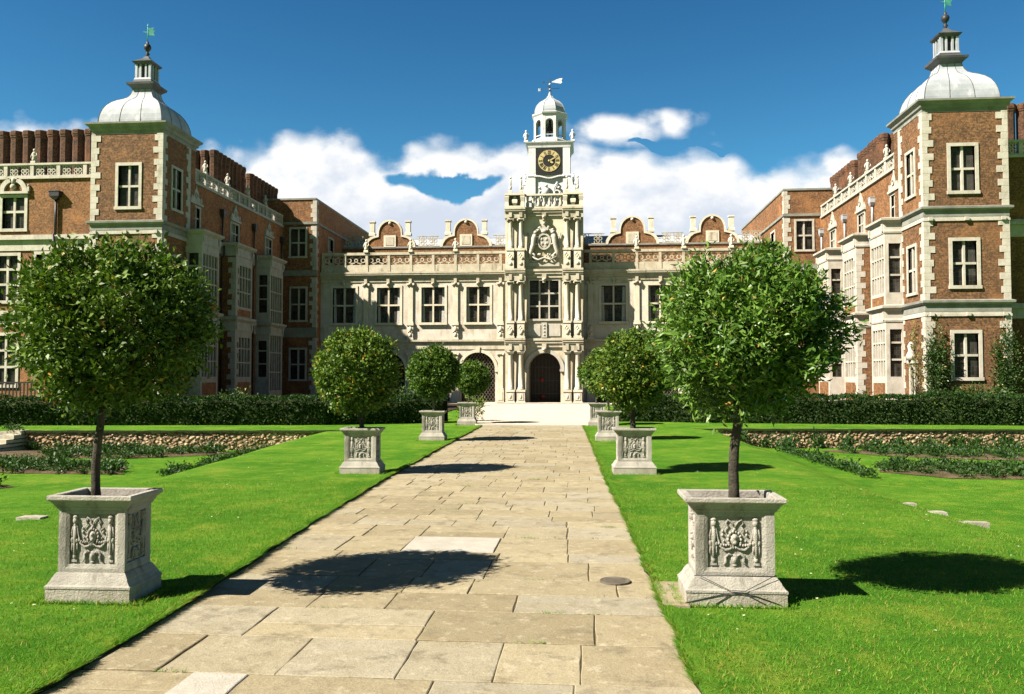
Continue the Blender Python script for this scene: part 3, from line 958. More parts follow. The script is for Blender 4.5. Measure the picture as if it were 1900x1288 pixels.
    pp.tube([(x, .10, 9.0), (x, .10, 10.8)], .07, 8)
    pp.stack(x, .14, [(.1, .1, 10.78), (.26, .16, 10.95), (.26, .16, 11.15), (.29, .18, 11.18), (.29, .18, 11.22)])
    pp.tube([(x, .28, 9.0), (x, .1, 7.9), (x, .1, .2)], .06, 8)
    pp.build('rain_pipe', ['iron'], t)
    x0, x1 = sorted((s * 18.6, s * 20.8))
    chimney_stack(t, x0, x1, 46.0, 48.2, 11.98, 14.95, 4, 4)
    x0, x1 = sorted((s * 19.0, s * 20.2))
    chimney_stack(t, x0, x1, 49.0, 51.4, 11.98, 15.2, 2, 4)
    chimney_stack(t, x0, x1, 52.2, 57.0, 11.98, 15.1, 2, 8)
    x0, x1 = sorted((s * 22.9, s * 30.2))
    chimney_stack(t, x0, x1, 43.2, 43.95, 11.98, 15.5, 10, 1)
    return t


def pavilion(s):
    """brick block between a wing and the stone range"""
    y0, xi, xo = 54.65, 15.5, 22.0
    mb = MB()
    ff = frame((0, y0, 0), (1, 0, 0), (0, -1, 0))
    fi = frame((s * xi, 0, 0), (0, 1, 0), (-s, 0, 0))
    x0, x1 = sorted((s * xi, s * xo))
    fw = [tuple(sorted((s * 16.25, s * 17.25))) + (9.95, 11.8), tuple(sorted((s * 16.2, s * 17.2))) + (5.6, 7.75), tuple(sorted((s * 16.2, s * 17.2))) + (1.6, 3.6)]
    iw = [(57.3, 58.4, 9.9, 11.6), (61.2, 62.3, 9.9, 11.6)]
    mb.M = ff
    wall(mb, x0, x1, -.1, 13.8, fw, 0, .2, 1)
    mb.M = fi
    wall(mb, y0, 69.0, -.1, 13.8, iw, 0, .2, 1)
    mb.M = Matrix.Identity(4)
    mb.face([(x0 + .02, y0 + .02, 13.7), (x1 - .02, y0 + .02, 13.7), (x1 - .02, 69, 13.7), (x0 + .02, 69, 13.7)], 2)
    mb.box(x0 - .06, x1, y0 - .06, 69.06, 13.8, 13.92, 3)
    t = mb.build('pavilion', ['brick2', 'white', 'lead', 'grey'], mansion)
    for o in fw:
        window(t, ff, *o, 2, (.5,), bar=.1)
    for o in iw:
        window(t, fi, *o, 2, (.5,), bar=.1)
    for za, zb in ((0, 4.4), (5.1, 8.5), (9.0, 12.1), (12.3, 13.8)):
        q = MB()
        quoins(q, s * xi, y0, s, 1, za, zb)
        q.build('quoins', ['white'], t)
    for z, zz, p in ((12.12, 12.28, .09), (8.6, 8.98, .10), (4.42, 5.08, .10)):
        a, b = (x0 - p, x1) if s > 0 else (x0, x1 + p)
        c = MB(ff)
        c.box(a, b, -.05, p, z, zz)
        if z > 12:
            c.M = fi
            c.box(y0 - .05, 69.0, -.05, p - .002, z + .002, zz - .002)
        c.build('string_course', ['grey'], t)
    return t


for sg in (-1, 1):
    corner_tower(sg)
    wing(sg)
    pavilion(sg)

# niche with a white arched surround on the inner face of the sunny tower
mb = MB(frame((TX0, 0, 0), (0, 1, 0), (-1, 0, 0)))
arc = [(39.55 + .34 * math.cos(math.pi * k / 12), 2.0 + .34 * math.sin(math.pi * k / 12)) for k in range(13)]
arci = [(39.55 + .20 * math.cos(math.pi * k / 12), 2.0 + .20 * math.sin(math.pi * k / 12)) for k in range(13)]
mb.ribbon(arc, arci, -.05, .12, 0)
for k in (-1, 1):
    mb.box(39.55 + k * .27 - .07, 39.55 + k * .27 + .07, -.05, .12, 0, 2.0, 0)
mb.prism([(39.35, 0), (39.75, 0)] + arci[::1], .012, .02, 1)
mb.box(39.15, 39.95, -.05, .20, 2.36, 2.5, 0)
mb.lathe(39.55, .13, [(.20, 2.5), (.24, 2.7), (.12, 2.95), (.17, 3.15), (.06, 3.35)], 10, 0)
mb.build('niche', ['white', 'dark'], mansion)

# ------------------------------------------------------------------ central stone range
FY, FX = 55.7, 15.5
ff = frame((0, FY, 0), (1, 0, 0), (0, -1, 0))
wx = [4.56, 7.65, 10.74, 13.83]
px_ = [3.03, 6.1, 9.2, 12.3]
mb = MB(ff)
ops, arches = [], []
for s in (-1, 1):
    for x in wx:
        ops.append((s * x - .80, s * x + .80, 5.45, 7.86))
        arches.append((s * x - 1.16, s * x + 1.16, 0.06, 3.42))
wall(mb, -FX, -2.4, -.1, 8.3, [o for o in ops + arches if o[1] < 0], 0, .30, 0)
wall(mb, 2.4, FX, -.1, 8.3, [o for o in ops + arches if o[0] > 0], 0, .30, 0)
for a, b, c, e in arches:                       # round heads cut out of the rectangular openings
    x, r = (a + b) / 2, (b - a) / 2
    zc = e - r
    for sg in (-1, 1):
        pts = [(x + sg * r * math.cos(k * math.pi / 16), zc + r * math.sin(k * math.pi / 16)) for k in range(9)]
        mb.face([(x + sg * r, 0, zc + r)] + [(p, 0, q) for p, q in (pts if sg > 0 else pts)], 0)
        for (p, q), (p2, q2) in zip(pts, pts[1:]):
            mb.face([(p, 0, q), (p2, 0, q2), (p2, -.5, q2), (p, -.5, q)], 0)
mb.M = Matrix.Identity(4)
mb.box(-FX, FX, FY + .6, 70.0, 8.6, 8.7, 1)
rng = mb.build('central_range', ['ashlar', 'lead'], mansion)
# dark loggia behind the arches: back wall, floor
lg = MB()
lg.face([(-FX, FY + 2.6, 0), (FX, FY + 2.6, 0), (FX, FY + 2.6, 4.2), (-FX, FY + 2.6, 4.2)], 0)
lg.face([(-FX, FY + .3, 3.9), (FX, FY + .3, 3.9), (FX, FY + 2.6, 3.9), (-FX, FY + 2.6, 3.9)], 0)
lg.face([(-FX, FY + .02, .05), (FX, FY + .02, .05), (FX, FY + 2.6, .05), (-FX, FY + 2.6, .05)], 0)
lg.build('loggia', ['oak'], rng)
for o in ops:
    window(rng, ff, *o, 2, (.5,), w=0, d=.24, sur=.16, bar=.11, stone_m='stone', sill=.16, curtain=True)
for i, (a, b, c, e) in enumerate(arches):
    am = MB(ff)
    x, r = (a + b) / 2, (b - a) / 2
    zc = e - r
    o_ = [(x + (r + .20) * math.cos(math.pi * k / 16), zc + (r + .20) * math.sin(math.pi * k / 16)) for k in range(17)]
    i_ = [(x + (r - .005) * math.cos(math.pi * k / 16), zc + (r - .005) * math.sin(math.pi * k / 16)) for k in range(17)]
    am.ribbon(o_, i_, -.2, .07)
    for k in (-1, 1):
        am.box(x + k * (r + .10) - .11, x + k * (r + .10) + .11, -.02, .10, zc - .16, zc - .005)
    am.prism([(x - .11, e - .02), (x + .11, e - .02), (x + .15, e + .36), (x - .15, e + .36)], .0, .13)
    am.build('arch_moulding', ['stone'], rng)
    if True:                                    # iron lattice screen in each arch
        sc_ = MB(ff)
        for k in range(-14, 15):
            for sg in (-1, 1):
                pts = []
                for t_ in range(0, 41):
                    z = .08 + t_ * (e - .1) / 40
                    u = x + k * .22 + sg * (z - .08) * .7
                    lim = r if z < zc else math.sqrt(max(0, r * r - (z - zc) ** 2))
                    if abs(u - x) < lim:
                        pts.append((u, -.25 + .01 * sg, z))
                if len(pts) > 2:
                    sc_.tube([pts[0], pts[-1]], .022, 4, 0, False)
        sc_.build('lattice_screen', ['oldiron'], rng)
# pilasters, upper and lower
for s in (-1, 1):
    for x in px_:
        for k, (z0, z1) in enumerate(((5.39, 7.95), (.9, 3.2))):
            pm = MB(ff)
            u = s * x
            pm.box(u - .17, u + .17, 0, .10, z0, z1)
            pm.box(u - .21, u + .21, 0, .14, z0 - .005, z0 + .12)
            pm.box(u - .20, u + .20, 0, .13, z1, z1 + .08)
            pm.box(u - .27, u + .27, 0, .18, z1 + .08, z1 + .2)
            pm.ball((u - .2, .13, z1 + .06), .07)
            pm.ball((u + .2, .13, z1 + .06), .07)
            if k == 0:                          # carved bracket under the shaft
                pm.box(u - .24, u + .24, 0, .22, z0 - .14, z0 - .006)
                pm.prism([(u - .19, 4.4), (u + .19, 4.4), (u + .22, 5.25), (u - .22, 5.25)], 0, .16)
                pm.ball((u, .17, 4.98), (.15, .09, .2))
                pm.ball((u, .15, 4.62), (.12, .08, .16))
                pm.ball((u - .12, .16, 4.8), .06)
                pm.ball((u + .12, .16, 4.8), .06)
                pm.box(u - .23, u + .23, 0, .20, 4.28, 4.4)
            else:
                pm.box(u - .24, u + .24, 0, .17, .06, z0 - .006)
                pm.box(u - .16, u + .16, .17, .19, .2, .75)
            pm.build('pilaster', ['stone'], rng)
# string course and main cornice
c = MB(ff)
for a, b in ((-FX + .02, -2.6), (2.6, FX - .02)):
    c.box(a, b, 0, .05, 3.62, 4.05)
    c.box(a, b, 0, .10, 4.05, 4.15)
    c.box(a, b, 0, .20, 4.15, 4.27)
    c.box(a, b, 0, .06, 8.24, 8.46)
    c.box(a, b, 0, .14, 8.46, 8.58)
    c.box(a, b, 0, .20, 8.58, 8.70)
    c.box(a, b, 0, .27, 8.70, 8.80)
    c.box(a, b, 0, .30, 8.80, 8.92)
for s in (-1, 1):
    for x in wx + px_:
        c.box(s * x - .10, s * x + .10, .06, .2, 8.02, 8.44)
        c.ball((s * x, .2, 8.1), .09)
c.build('cornice', ['dirty'], rng)
# pierced parapet
for s in (-1, 1):
    pr = MB(ff)
    a, b = sorted((s * 2.62, s * 15.4))
    pr.box(a, b, -.18, .08, 8.92, 9.40)
    pr.box(a, b, -.2, .12, 10.10, 10.28)
    n = 8
    L = 3.075 / 2
    for k in range(9):
        u = s * (3.03 + L * k)
        pr.box(u - .09, u + .09, -.17, .10, 9.402, 10.10)
        pr.box(u - .11, u + .11, .08, .11, 8.92, 9.401)
        if k < 8:
            q0, q1 = sorted((u + s * .09, u + s * (L - .09)))
            strap_panel(pr, q0, q1, 9.40, 10.10, -.10, .0, 0, 1)
    pr.build('parapet', ['dirty'], rng)
    for x in px_[1:]:
        st = MB()
        statue(st, s * x, FY - .05, 10.28, .95)
        st.build('statue', ['stone'], rng)
# attic behind: brick Dutch gables, pierced rail, lead roofs
GY = 60.7
fg = frame((0, GY, 0), (1, 0, 0), (0, -1, 0))
at = MB(fg)
wall(at, -FX, FX, 8.6, 11.4, (), 0)
at.M = Matrix.Identity(4)
at.box(-FX, FX, GY - .08, GY + .3, 11.36, 11.48, 1)
for s in (-1, 1):
    a, b = sorted((s * 2.0, s * 15.5))
    at.face([(a, GY + .6, 11.6), (b, GY + .6, 11.6), (b, GY + 4.5, 12.75), (a, GY + 4.5, 12.75)], 2)
    at.face([(a, GY + 8.5, 11.6), (b, GY + 8.5, 11.6), (b, GY + 4.5, 12.75), (a, GY + 4.5, 12.75)], 2)
    at.box(a, b, GY + 4.4, GY + 4.6, 12.72, 12.82, 2)
at.build('roof', ['brick2', 'grey', 'lead'], rng)
for s in (-1, 1):
    for x in (6.11, 11.85):
        u = s * x
        g = MB(fg)
        def shape(k):
            pts = [(-1.95 * k, 0), (-1.9 * k, .34), (-1.72 * k, .62), (-1.45 * k, .80), (-1.15 * k, .88), (-.93 * k, .92)]
            top = [(-.93 * k * math.cos(t_ * math.pi / 12), 1.16 * 1 + .93 * k * math.sin(t_ * math.pi / 12)) for t_ in range(13)]
            return pts + top + [(-p, q) for p, q in pts[::-1]]
        o_ = [(u + p, 11.42 + q) for p, q in shape(1.0)]
        i_ = [(u + p * .90, 11.42 + (q if q < .05 else q - .12)) for p, q in shape(1.0)]
        g.prism(i_, -.3, .02, 1)
        g.ribbon(o_, i_, -.34, .10, 0)
        for k in (-1, 1):
            g.stack(u + k * 1.36, -.12, [(.24, .2, 12.3), (.24, .2, 12.48), (.17, .16, 12.56), (.17, .16, 13.25), (.22, .2, 13.32), (.22, .2, 13.42)], 0)
        g.box(u - .46, u + .46, .02, .10, 11.45, 12.33, 0)
        g.box(u - .31, u + .31, .1, .12, 11.58, 12.20, 2)
        g.ball((u, .06, 13.25), .12)
        g.build('gable', ['stone', 'brick2', 'dirty'], rng)
for a, b in ((-15.3, -13.9), (-9.8, -8.2), (-4.1, -2.2), (2.2, 4.1), (8.2, 9.8), (13.9, 15.3)):
    fr_ = MB(fg)
    n = max(1, round((b - a) / .8))
    for k in range(n):
        strap_panel(fr_, a + (b - a) * k / n, a + (b - a) * (k + 1) / n, 11.5, 12.28, -.18, -.06, 0, 0)
    fr_.build('roof_rail', ['dirty'], rng)

# ------------------------------------------------------------------ frontispiece: three orders of paired columns
PY, PX = 54.2, 2.56
fp = frame((0, PY, 0), (1, 0, 0), (0, -1, 0))
mb = MB(fp)
door = (-1.06, 1.06, .08, 3.34)
win = (-.94, .94, 5.55, 8.06)
wall(mb, -PX, PX, -.1, 12.8, [door, win], 0, .35, 0)
x, r, zc = 0, 1.06, 3.34 - 1.06
for sg in (-1, 1):
    pts = [(sg * r * math.cos(k * math.pi / 16), zc + r * math.sin(k * math.pi / 16)) for k in range(9)]
    mb.face([(sg * r, 0, zc + r)] + [(p, 0, q) for p, q in pts], 0)
    for (p, q), (p2, q2) in zip(pts, pts[1:]):
        mb.face([(p, 0, q), (p2, 0, q2), (p2, -1.6, q2), (p, -1.6, q)], 0)
mb.M = Matrix.Identity(4)
for s in (-1, 1):
    a, b = sorted((s * (PX - .001), s * (PX - .3)))
    mb.box(a, b, PY + .001, FY + .3, -.1, 10.3, 0)
    mb.box(a, b, PY + .001, PY + 5.4, 10.3, 12.8, 0)
    a, b = sorted((s * 1.06, s * 1.4))
    mb.box(a, b, PY + .36, PY + 2.6, 0, 3.6, 0)
mb.box(-PX, PX, PY + .02, PY + 5.4, 12.7, 12.78, 0)
mb.box(-PX, PX, PY + 5.1, PY + 5.4, 8.7, 12.7, 0)
fron = mb.build('frontispiece', ['ashlar2'], mansion)
window(fron, fp, *win, 3, (.335, .67), d=.26, sur=.13, bar=.10, stone_m='white', sill=.1)
dm = MB(fp)
dm.face([(-1.3, -2.2, 0), (1.3, -2.2, 0), (1.3, -2.2, 3.6), (-1.3, -2.2, 3.6)], 0)
for k in range(-4, 5):
    dm.box(k * .24 - .012, k * .24 + .012, -2.2, -2.17, .1, 3.3, 1)
for z in (.6, 1.5, 2.4):
    dm.box(-1.06, 1.06, -2.2, -2.16, z, z + .05, 1)
dm.ball((-.25, -2.0, 1.55), (.12, .06, .16), 2)
dm.ball((-.22, -2.0, .42), (.16, .06, .14), 2)
dm.build('door', ['oak', 'iron', 'red'], fron)
am = MB(fp)
o_ = [((r + .24) * math.cos(math.pi * k / 18), zc + (r + .24) * math.sin(math.pi * k / 18)) for k in range(19)]
i_ = [((r - .006) * math.cos(math.pi * k / 18), zc + (r - .006) * math.sin(math.pi * k / 18)) for k in range(19)]
am.ribbon(o_, i_, -.2, .10)
for k in (-1, 1):
    am.box(k * 1.15 - .14, k * 1.15 + .14, -.02, .14, zc - .18, zc - .005)
am.prism([(-.13, 3.3), (.13, 3.3), (.18, 3.72), (-.18, 3.72)], 0, .2)
am.ball((0, .2, 3.55), (.12, .1, .14))
am.build('arch_moulding', ['white'], fron)
CW = .36                                        # columns stand this far in front of the wall
for s in (-1, 1):
    for x in (1.50, 2.18):
        u = s * x
        for st, (z0, zp, z1, rr) in enumerate(((.06, .92, 3.42, .165), (4.27, 5.38, 7.98, .155), (8.80, 10.12, 12.10, .135))):
            cm = MB(fp)
            hw = .26 if st == 0 else .23
            cm.box(u - hw, u + hw, 0, CW + hw, z0, zp - .14)
            cm.box(u - hw - .04, u + hw + .04, 0, CW + hw + .04, zp - .14, zp)
            if st < 2:
                cm.box(u - hw - .04, u + hw + .04, 0, CW + hw + .04, z0, z0 + .12)
            # carved face of the pedestal
            f = CW + hw
            if st == 0:
                cm.box(u - .17, u + .17, f, f + .025, z0 + .2, zp - .22)
                cm.ball((u, f + .02, (z0 + zp) / 2), (.10, .04, .18))
            else:
                for q in range(3):
                    cm.ball((u + (q - 1) * .09, f + .01, zp - .38 - .12 * q), (.09, .06, .12))
                cm.ball((u, f + .01, z0 + .34), (.13, .06, .13))
            cm.lathe(u, CW, [(rr + .07, zp), (rr + .07, zp + .06), (rr + .02, zp + .1), (rr + .05, zp + .15), (rr, zp + .2), (rr * 1.0, zp + .8), (rr * .84, z1 - .2), (rr * .95, z1 - .17), (rr * .86, z1 - .12)], 14)
            cm.box(u - rr - .08, u + rr + .08, CW - rr - .06, CW + rr + .06, z1 - .06, z1 + .02)
            for k in (-1, 1):
                if st:
                    cm.ball((u + k * (rr + .05), CW + rr * .8, z1 - .10), .075)
                    cm.ball((u + k * (rr + .05), CW - rr * .5, z1 - .10), .07)
            if st == 0:
                cm.box(u - rr - .05, u + rr + .05, CW - rr - .03, CW + rr + .03, z1 - .13, z1 - .06)
            cm.build('column', ['stone'], fron)
    # flat pilaster strips behind the columns
    cm = MB(fp)
    for x in (1.5, 2.18):
        for z0, z1 in ((.92, 3.42), (5.38, 7.98), (10.12, 12.1)):
            cm.box(s * x - .13, s * x + .13, 0, .05, z0, z1)
    cm.build('pilaster', ['white'], fron)
for z0, z1, p in ((3.44, 4.27, .56), (8.0, 8.80, .54), (12.12, 12.79, .52)):
    en = MB(fp)
    H = z1 - z0
    def run(u0, u1, o):
        en.box(u0, u1, 0, o, z0, z0 + H * .55)
        en.box(u0, u1, 0, o + .06, z0 + H * .55, z0 + H * .68)
        en.box(u0, u1, 0, o + .11, z0 + H * .68, z0 + H * .84)
        en.box(u0, u1, 0, o + .15, z0 + H * .84, z1)
    run(-PX, -1.2, p)
    run(1.2, PX, p)
    en.box(-1.2, 1.2, 0, .12, z0 + H * .3, z0 + H * .6)
    en.box(-1.2, 1.2, 0, .20, z0 + H * .6, z0 + H * .82)
    en.box(-1.2, 1.2, 0, .26, z0 + H * .82, z1 - .003)
    for u in (0,):
        en.prism([(u - .1, z0 - .1), (u + .1, z0 - .1), (u + .15, z0 + H * .58), (u - .15, z0 + H * .58)], .1, .26)
        en.ball((u, .34, z0 + .1), .12)
    for u in (-2.18, -1.5, 1.5, 2.18):
        en.box(u - .10, u + .10, p, p + .09, z0 + .06, z0 + H * .54)
    en.build('entablature', ['dirty'], fron)
# panel between window and arch
pm = MB(fp)
pm.box(-1.05, -.25, 0, .06, 4.42, 5.2)
pm.box(.25, 1.05, 0, .06, 4.42, 5.2)
pm.box(-.18, .18, 0, .14, 4.32, 5.3)
for z in (4.5, 4.72, 4.94, 5.14):
    pm.ball((0, .15, z), (.06, .04, .06))
pm.build('apron_panel', ['white'], fron)
# royal arms carved in relief
ca = MB(fp)
ca.box(-1.0, 1.0, 0, .10, 9.0, 9.24)
ca.ribbon([(.46 * math.cos(2 * math.pi * k / 20), 10.62 + .55 * math.sin(2 * math.pi * k / 20)) for k in range(20)],
          [(.35 * math.cos(2 * math.pi * k / 20), 10.62 + .43 * math.sin(2 * math.pi * k / 20)) for k in range(20)], .02, .18, 0, True)
ca.prism([(-.30, 10.95), (.30, 10.95), (.30, 10.55), (.18, 10.32), (0, 10.20), (-.18, 10.32), (-.30, 10.55)], 0, .12)
for a, b in ((-.15, 10.77), (.15, 10.77), (-.13, 10.48), (.13, 10.48)):
    ca.ball((a, .13, b), (.08, .04, .10))
ca.ball((0, .14, 11.30), (.20, .12, .15))
ca.prism([(-.26, 11.36), (.26, 11.36), (.32, 11.62), (.16, 11.50), (0, 11.72), (-.16, 11.50), (-.32, 11.62)], .02, .16)
ca.ball((0, .12, 11.82), .10)
ca.ball((0, .12, 11.98), .06)
rnd = random.Random(5)
for s in (-1, 1):
    # supporter: rampant beast facing the shield
    ca.tube([(s * .92, .12, 9.5), (s * .86, .16, 9.95), (s * .72, .18, 10.4), (s * .66, .18, 10.85), (s * .60, .2, 11.1)], [.10, .14, .15, .17, .12], 8)
    ca.ball((s * .56, .2, 11.22), (.13, .11, .12))
    ca.tube([(s * .66, .2, 10.8), (s * .46, .2, 10.98)], [.07, .05], 6)
    ca.tube([(s * .68, .2, 10.5), (s * .46, .2, 10.42)], [.07, .05], 6)
    ca.tube([(s * .84, .16, 9.9), (s * .62, .18, 9.75), (s * .6, .16, 9.45)], [.09, .07, .06], 6)
    ca.tube([(s * .9, .1, 9.9), (s * 1.06, .1, 10.3), (s * .96, .1, 10.8), (s * 1.08, .1, 11.2)], [.05, .045, .04, .05], 6)
    for k in range(12):
        ca.ball((s * rnd.uniform(.1, .95), .10, rnd.uniform(9.25, 9.8)), (rnd.uniform(.06, .12), .06, rnd.uniform(.05, .1)))
    for k in range(8):
        a = k / 7
        ca.ball((s * (.22 + .4 * a), .08, 11.5 - .25 * a * a + .1 * math.sin(9 * a)), (.09, .06, .08))
ca.tube([(-.8, .14, 9.62), (-.4, .2, 9.40), (0, .2, 9.55), (.4, .2, 9.40), (.8, .14, 9.62)], .07, 6)
ca.build('coat_of_arms', ['white'], fron)
# crowning balustrade and finials
bl = MB(fp)
for u0, u1 in ((-PX, -1.25), (1.25, PX)):
    um = (u0 + u1) / 2
    bl.box(u0, u1, -.1, .62, 12.80, 12.92)
    bl.box(u0, u1, -.1, .62, 13.62, 13.75)
    for u in (u0 + .14, u1 - .14):
        bl.stack(u, .34, [(.13, .24, 12.92), (.11, .2, 13.2), (.15, .26, 13.5), (.14, .26, 13.62)])
    bl.stack(um, .30, [(.06, .1, 12.92), (.16, .2, 13.12), (.18, .2, 13.3), (.05, .1, 13.62)])
    bl.box(u0 + .1, u1 - .1, -.1, .06, 12.92, 13.62, 1)
bl.box(-1.25, 1.25, -.05, .25, 12.80, 12.90)
bl.box(-1.25, 1.25, -.05, .25, 13.64, 13.752)
for k in range(7):
    u = -1.08 + 2.16 * k / 6
    bl.lathe(u, .1, [(.08, 12.9), (.11, 13.0), (.11, 13.15), (.05, 13.3), (.07, 13.38), (.09, 13.56), (.09, 13.64)], 8)
bl.build('balustrade', ['stone', 'dirty'], fron)
for u in (-2.2, -1.5, 1.5, 2.2):
    fm = MB(fp)
    obelisk(fm, u, .3, 13.75, 1.15)
    fm.build('finial', ['stone'], fron)
# steps at the door
sm = MB()
sm.box(-3.0, 3.0, PY - 1.5, PY - .75, -.05, .10)
sm.box(-2.75, 2.75, PY - 1.1, PY + 2.0, -.05, .055)
sm.build('door_step', ['white'], fron)

# ------------------------------------------------------------------ clock tower
CX, CY = .10, 61.3
mb = MB()
mb.box(CX - 1.35, CX + 1.35, CY - 1.35, CY + 1.35, 10.5, 18.5)
for a in (-1, 1):
    for b in (-1, 1):
        mb.box(CX + a * 1.25 - .26, CX + a * 1.25 + .26, CY + b * 1.18 - .26, CY + b * 1.18 + .26, 10.5, 18.45)
        mb.stack(CX + a * 1.25, CY + b * 1.18, [(.28, .28, 16.3), (.31, .31, 16.36), (.31, .31, 16.44), (.27, .27, 16.5)])
ct = mb.build('clock_tower', ['paint'], mansion)
c = MB()
c.stack(CX, CY, [(1.54, 1.46, 18.46), (1.56, 1.48, 18.6), (1.64, 1.52, 18.68), (1.74, 1.58, 18.8), (1.76, 1.60, 18.88), (1.5, 1.4, 18.92)], 0)
c.build('cornice', ['paint'], ct)
fc = frame((CX, CY - 1.35, 0), (1, 0, 0), (0, -1, 0))
ck = MB(fc)
zc, rr = 17.47, .80
ck.box(-.96, .96, 0, .10, 16.44, 18.45, 1)
ck.ring(0, zc, rr, .34, .10, .135, 0, 32)
ck.prism([(.44 * math.cos(2 * math.pi * k / 24), zc + .44 * math.sin(2 * math.pi * k / 24)) for k in range(24)], .1, .112, 1)
base = ck.M.copy()
ROMAN = ['XII', 'I', 'II', 'III', 'IIII', 'V', 'VI', 'VII', 'VIII', 'IX', 'X', 'XI']
for h, txt in enumerate(ROMAN):
    ck.M = base @ Matrix.Translation((0, 0, zc)) @ Matrix.Rotation(R(30 * h), 4, 'Y') @ Matrix.Translation((0, 0, .615))
    wds = {'I': .06, 'V': .11, 'X': .11}
    tot = sum(wds[q] for q in txt)
    u = -tot / 2
    for q in txt:
        wq, hh, th_ = wds[q], .13, .020
        m0 = u + wq / 2
        if q == 'I':
            ck.box(m0 - th_, m0 + th_, .135, .142, -hh, hh, 1)
        elif q == 'V':
            ck.prism([(m0 - .045, hh), (m0 - .017, hh), (m0 + .012, -hh), (m0 - .012, -hh)], .135, .142, 1)
            ck.prism([(m0 + .045, hh), (m0 + .025, hh), (m0 - .012, -hh), (m0 + .012, -hh)], .135, .144, 1)
        else:
            ck.prism([(m0 - .045, hh), (m0 - .017, hh), (m0 + .045, -hh), (m0 + .017, -hh)], .135, .142, 1)
            ck.prism([(m0 + .045, hh), (m0 + .022, hh), (m0 - .045, -hh), (m0 - .022, -hh)], .135, .144, 1)
        u += wq
ck.M = base
ck.build('clock_face', ['gold', 'black'], ct)
hd = MB()
for ang, L, wd in ((62, .74, .035), (122, .36, .06)):
    hd.M = base @ Matrix.Translation((0, 0, zc)) @ Matrix.Rotation(R(ang), 4, 'Y')
    y = .15 if L > .5 else .16
    hd.prism([(-wd, -.08), (wd, -.08), (wd * 1.3, L * .7), (0, L), (-wd * 1.3, L * .7)], y, y + .012)
hd.M = base
hd.ball((0, .16, zc), .06)
hd.build('clock_hands', ['gold'], ct)
# scrolled strapwork below the dial
sw = MB(fc)
sw.ribbon([(-1.1 + 2.2 * k / 16, 16.40 - .10 * math.sin(math.pi * k / 16) + .05 * math.sin(3 * math.pi * k / 16)) for k in range(17)],
          [(-1.1 + 2.2 * k / 16, 16.30 - .10 * math.sin(math.pi * k / 16) + .05 * math.sin(3 * math.pi * k / 16)) for k in range(17)], 0, .20)
for s in (-1, 1):
    o_ = [(s * 2.2, 14.0), (s * 2.2, 14.7), (s * 1.95, 14.95), (s * 1.9, 15.4), (s * 1.72, 15.7), (s * 1.66, 16.2)]
    i_ = [(s * 1.0, 14.0), (s * 1.0, 14.7), (s * 1.0, 14.95), (s * 1.0, 15.4), (s * 1.0, 15.7), (s * 1.0, 16.2)]
    sw.ribbon(o_, i_, -.2, .12)
    sw.ring(s * 1.45, 14.85, .32, .12, .12, .2)
    sw.ring(s * .55, 15.1, .26, .10, .0, .16)
    sw.tube([(s * .2, .1, 14.4), (s * .5, .14, 14.8), (s * .3, .12, 15.4), (s * .6, .1, 15.9)], .07, 6)
    for z in (14.2, 14.6, 15.0, 15.5):
        sw.ball((s * (.85 - .1 * (z - 14)), .12, z), .1)
sw.ball((-.25, .16, 15.25), (.3, .18, .34))
sw.ball((-.25, .2, 15.62), (.16, .14, .16))
sw.tube([(-.8, .12, 14.3), (-.55, .16, 15.0), (-.3, .2, 15.3), (.1, .16, 14.9), (.3, .14, 14.3)], .09, 6)
sw.build('strapwork', ['paint'], ct)
for s in (-1, 1):
    for u, z, w_ in ((1.95, 14.95, 0), (1.75, 15.75, 0), (1.7, 18.9, -.1)):
        fm = MB(fc)
        if z > 18:
            statue(fm, s * u, -.1, z, .95)
        else:
            obelisk(fm, s * u, -.05, z, .85)
        fm.build('finial', ['paint'], ct)
# open octagonal cupola
cu = MB()
cy = CY
cu.lathe(CX, cy, [(1.52, 18.9), (1.52, 19.12), (1.42, 19.2), (1.38, 19.27)], 8, 0, False, R(22.5))
Rr = 1.27
for k in range(8):
    a0, a1 = R(22.5 + 45 * k), R(22.5 + 45 * (k + 1))
    p0 = Vector((CX + Rr * math.cos(a0), cy + Rr * math.sin(a0), 0))
    p1 = Vector((CX + Rr * math.cos(a1), cy + Rr * math.sin(a1), 0))
    u = (p1 - p0)
    L = u.length
    u.normalize()
    nrm = Vector(((p0.x + p1.x) / 2 - CX, (p0.y + p1.y) / 2 - cy, 0)).normalized()
    cu.M = frame(p0, u, nrm)
    cu.box(.01, .20, -.2, 0, 19.27, 20.9)
    cu.box(L - .20, L - .01, -.2, 0, 19.27, 20.9)
    rad = (L - .40) / 2
    o_ = [(L / 2 + (L / 2 - .01) * (1 if t_ < 4 else -1 if t_ > 4 else 0), 20.93) for t_ in range(9)]
    i_ = [(L / 2 + rad * math.cos(math.pi * t_ / 8), 20.42 + rad * math.sin(math.pi * t_ / 8)) for t_ in range(9)]
    o_[3] = (L / 2 + .2, 20.93)
    o_[5] = (L / 2 - .2, 20.93)
    cu.ribbon(o_, i_, -.18, -.01)
    cu.box(.2, L - .2, -.14, -.04, 19.5, 19.56)
    cu.box(.19, L - .19, -.12, -.05, 19.27, 19.32)
cu.M = Matrix.Identity(4)
cu.lathe(CX, cy, [(1.27, 20.9), (1.30, 20.98), (1.38, 21.08), (1.42, 21.18), (1.30, 21.24)], 8, 0, False, R(22.5))
cu.lathe(CX, cy, [(.10, 19.2), (.10, 20.9)], 8, 1)
cu.lathe(CX, cy, [(.36, 19.95), (.30, 20.05), (.22, 20.35), (.08, 20.45)], 12, 1)
cu.build('cupola', ['paint', 'iron'], ct)
dm = MB()
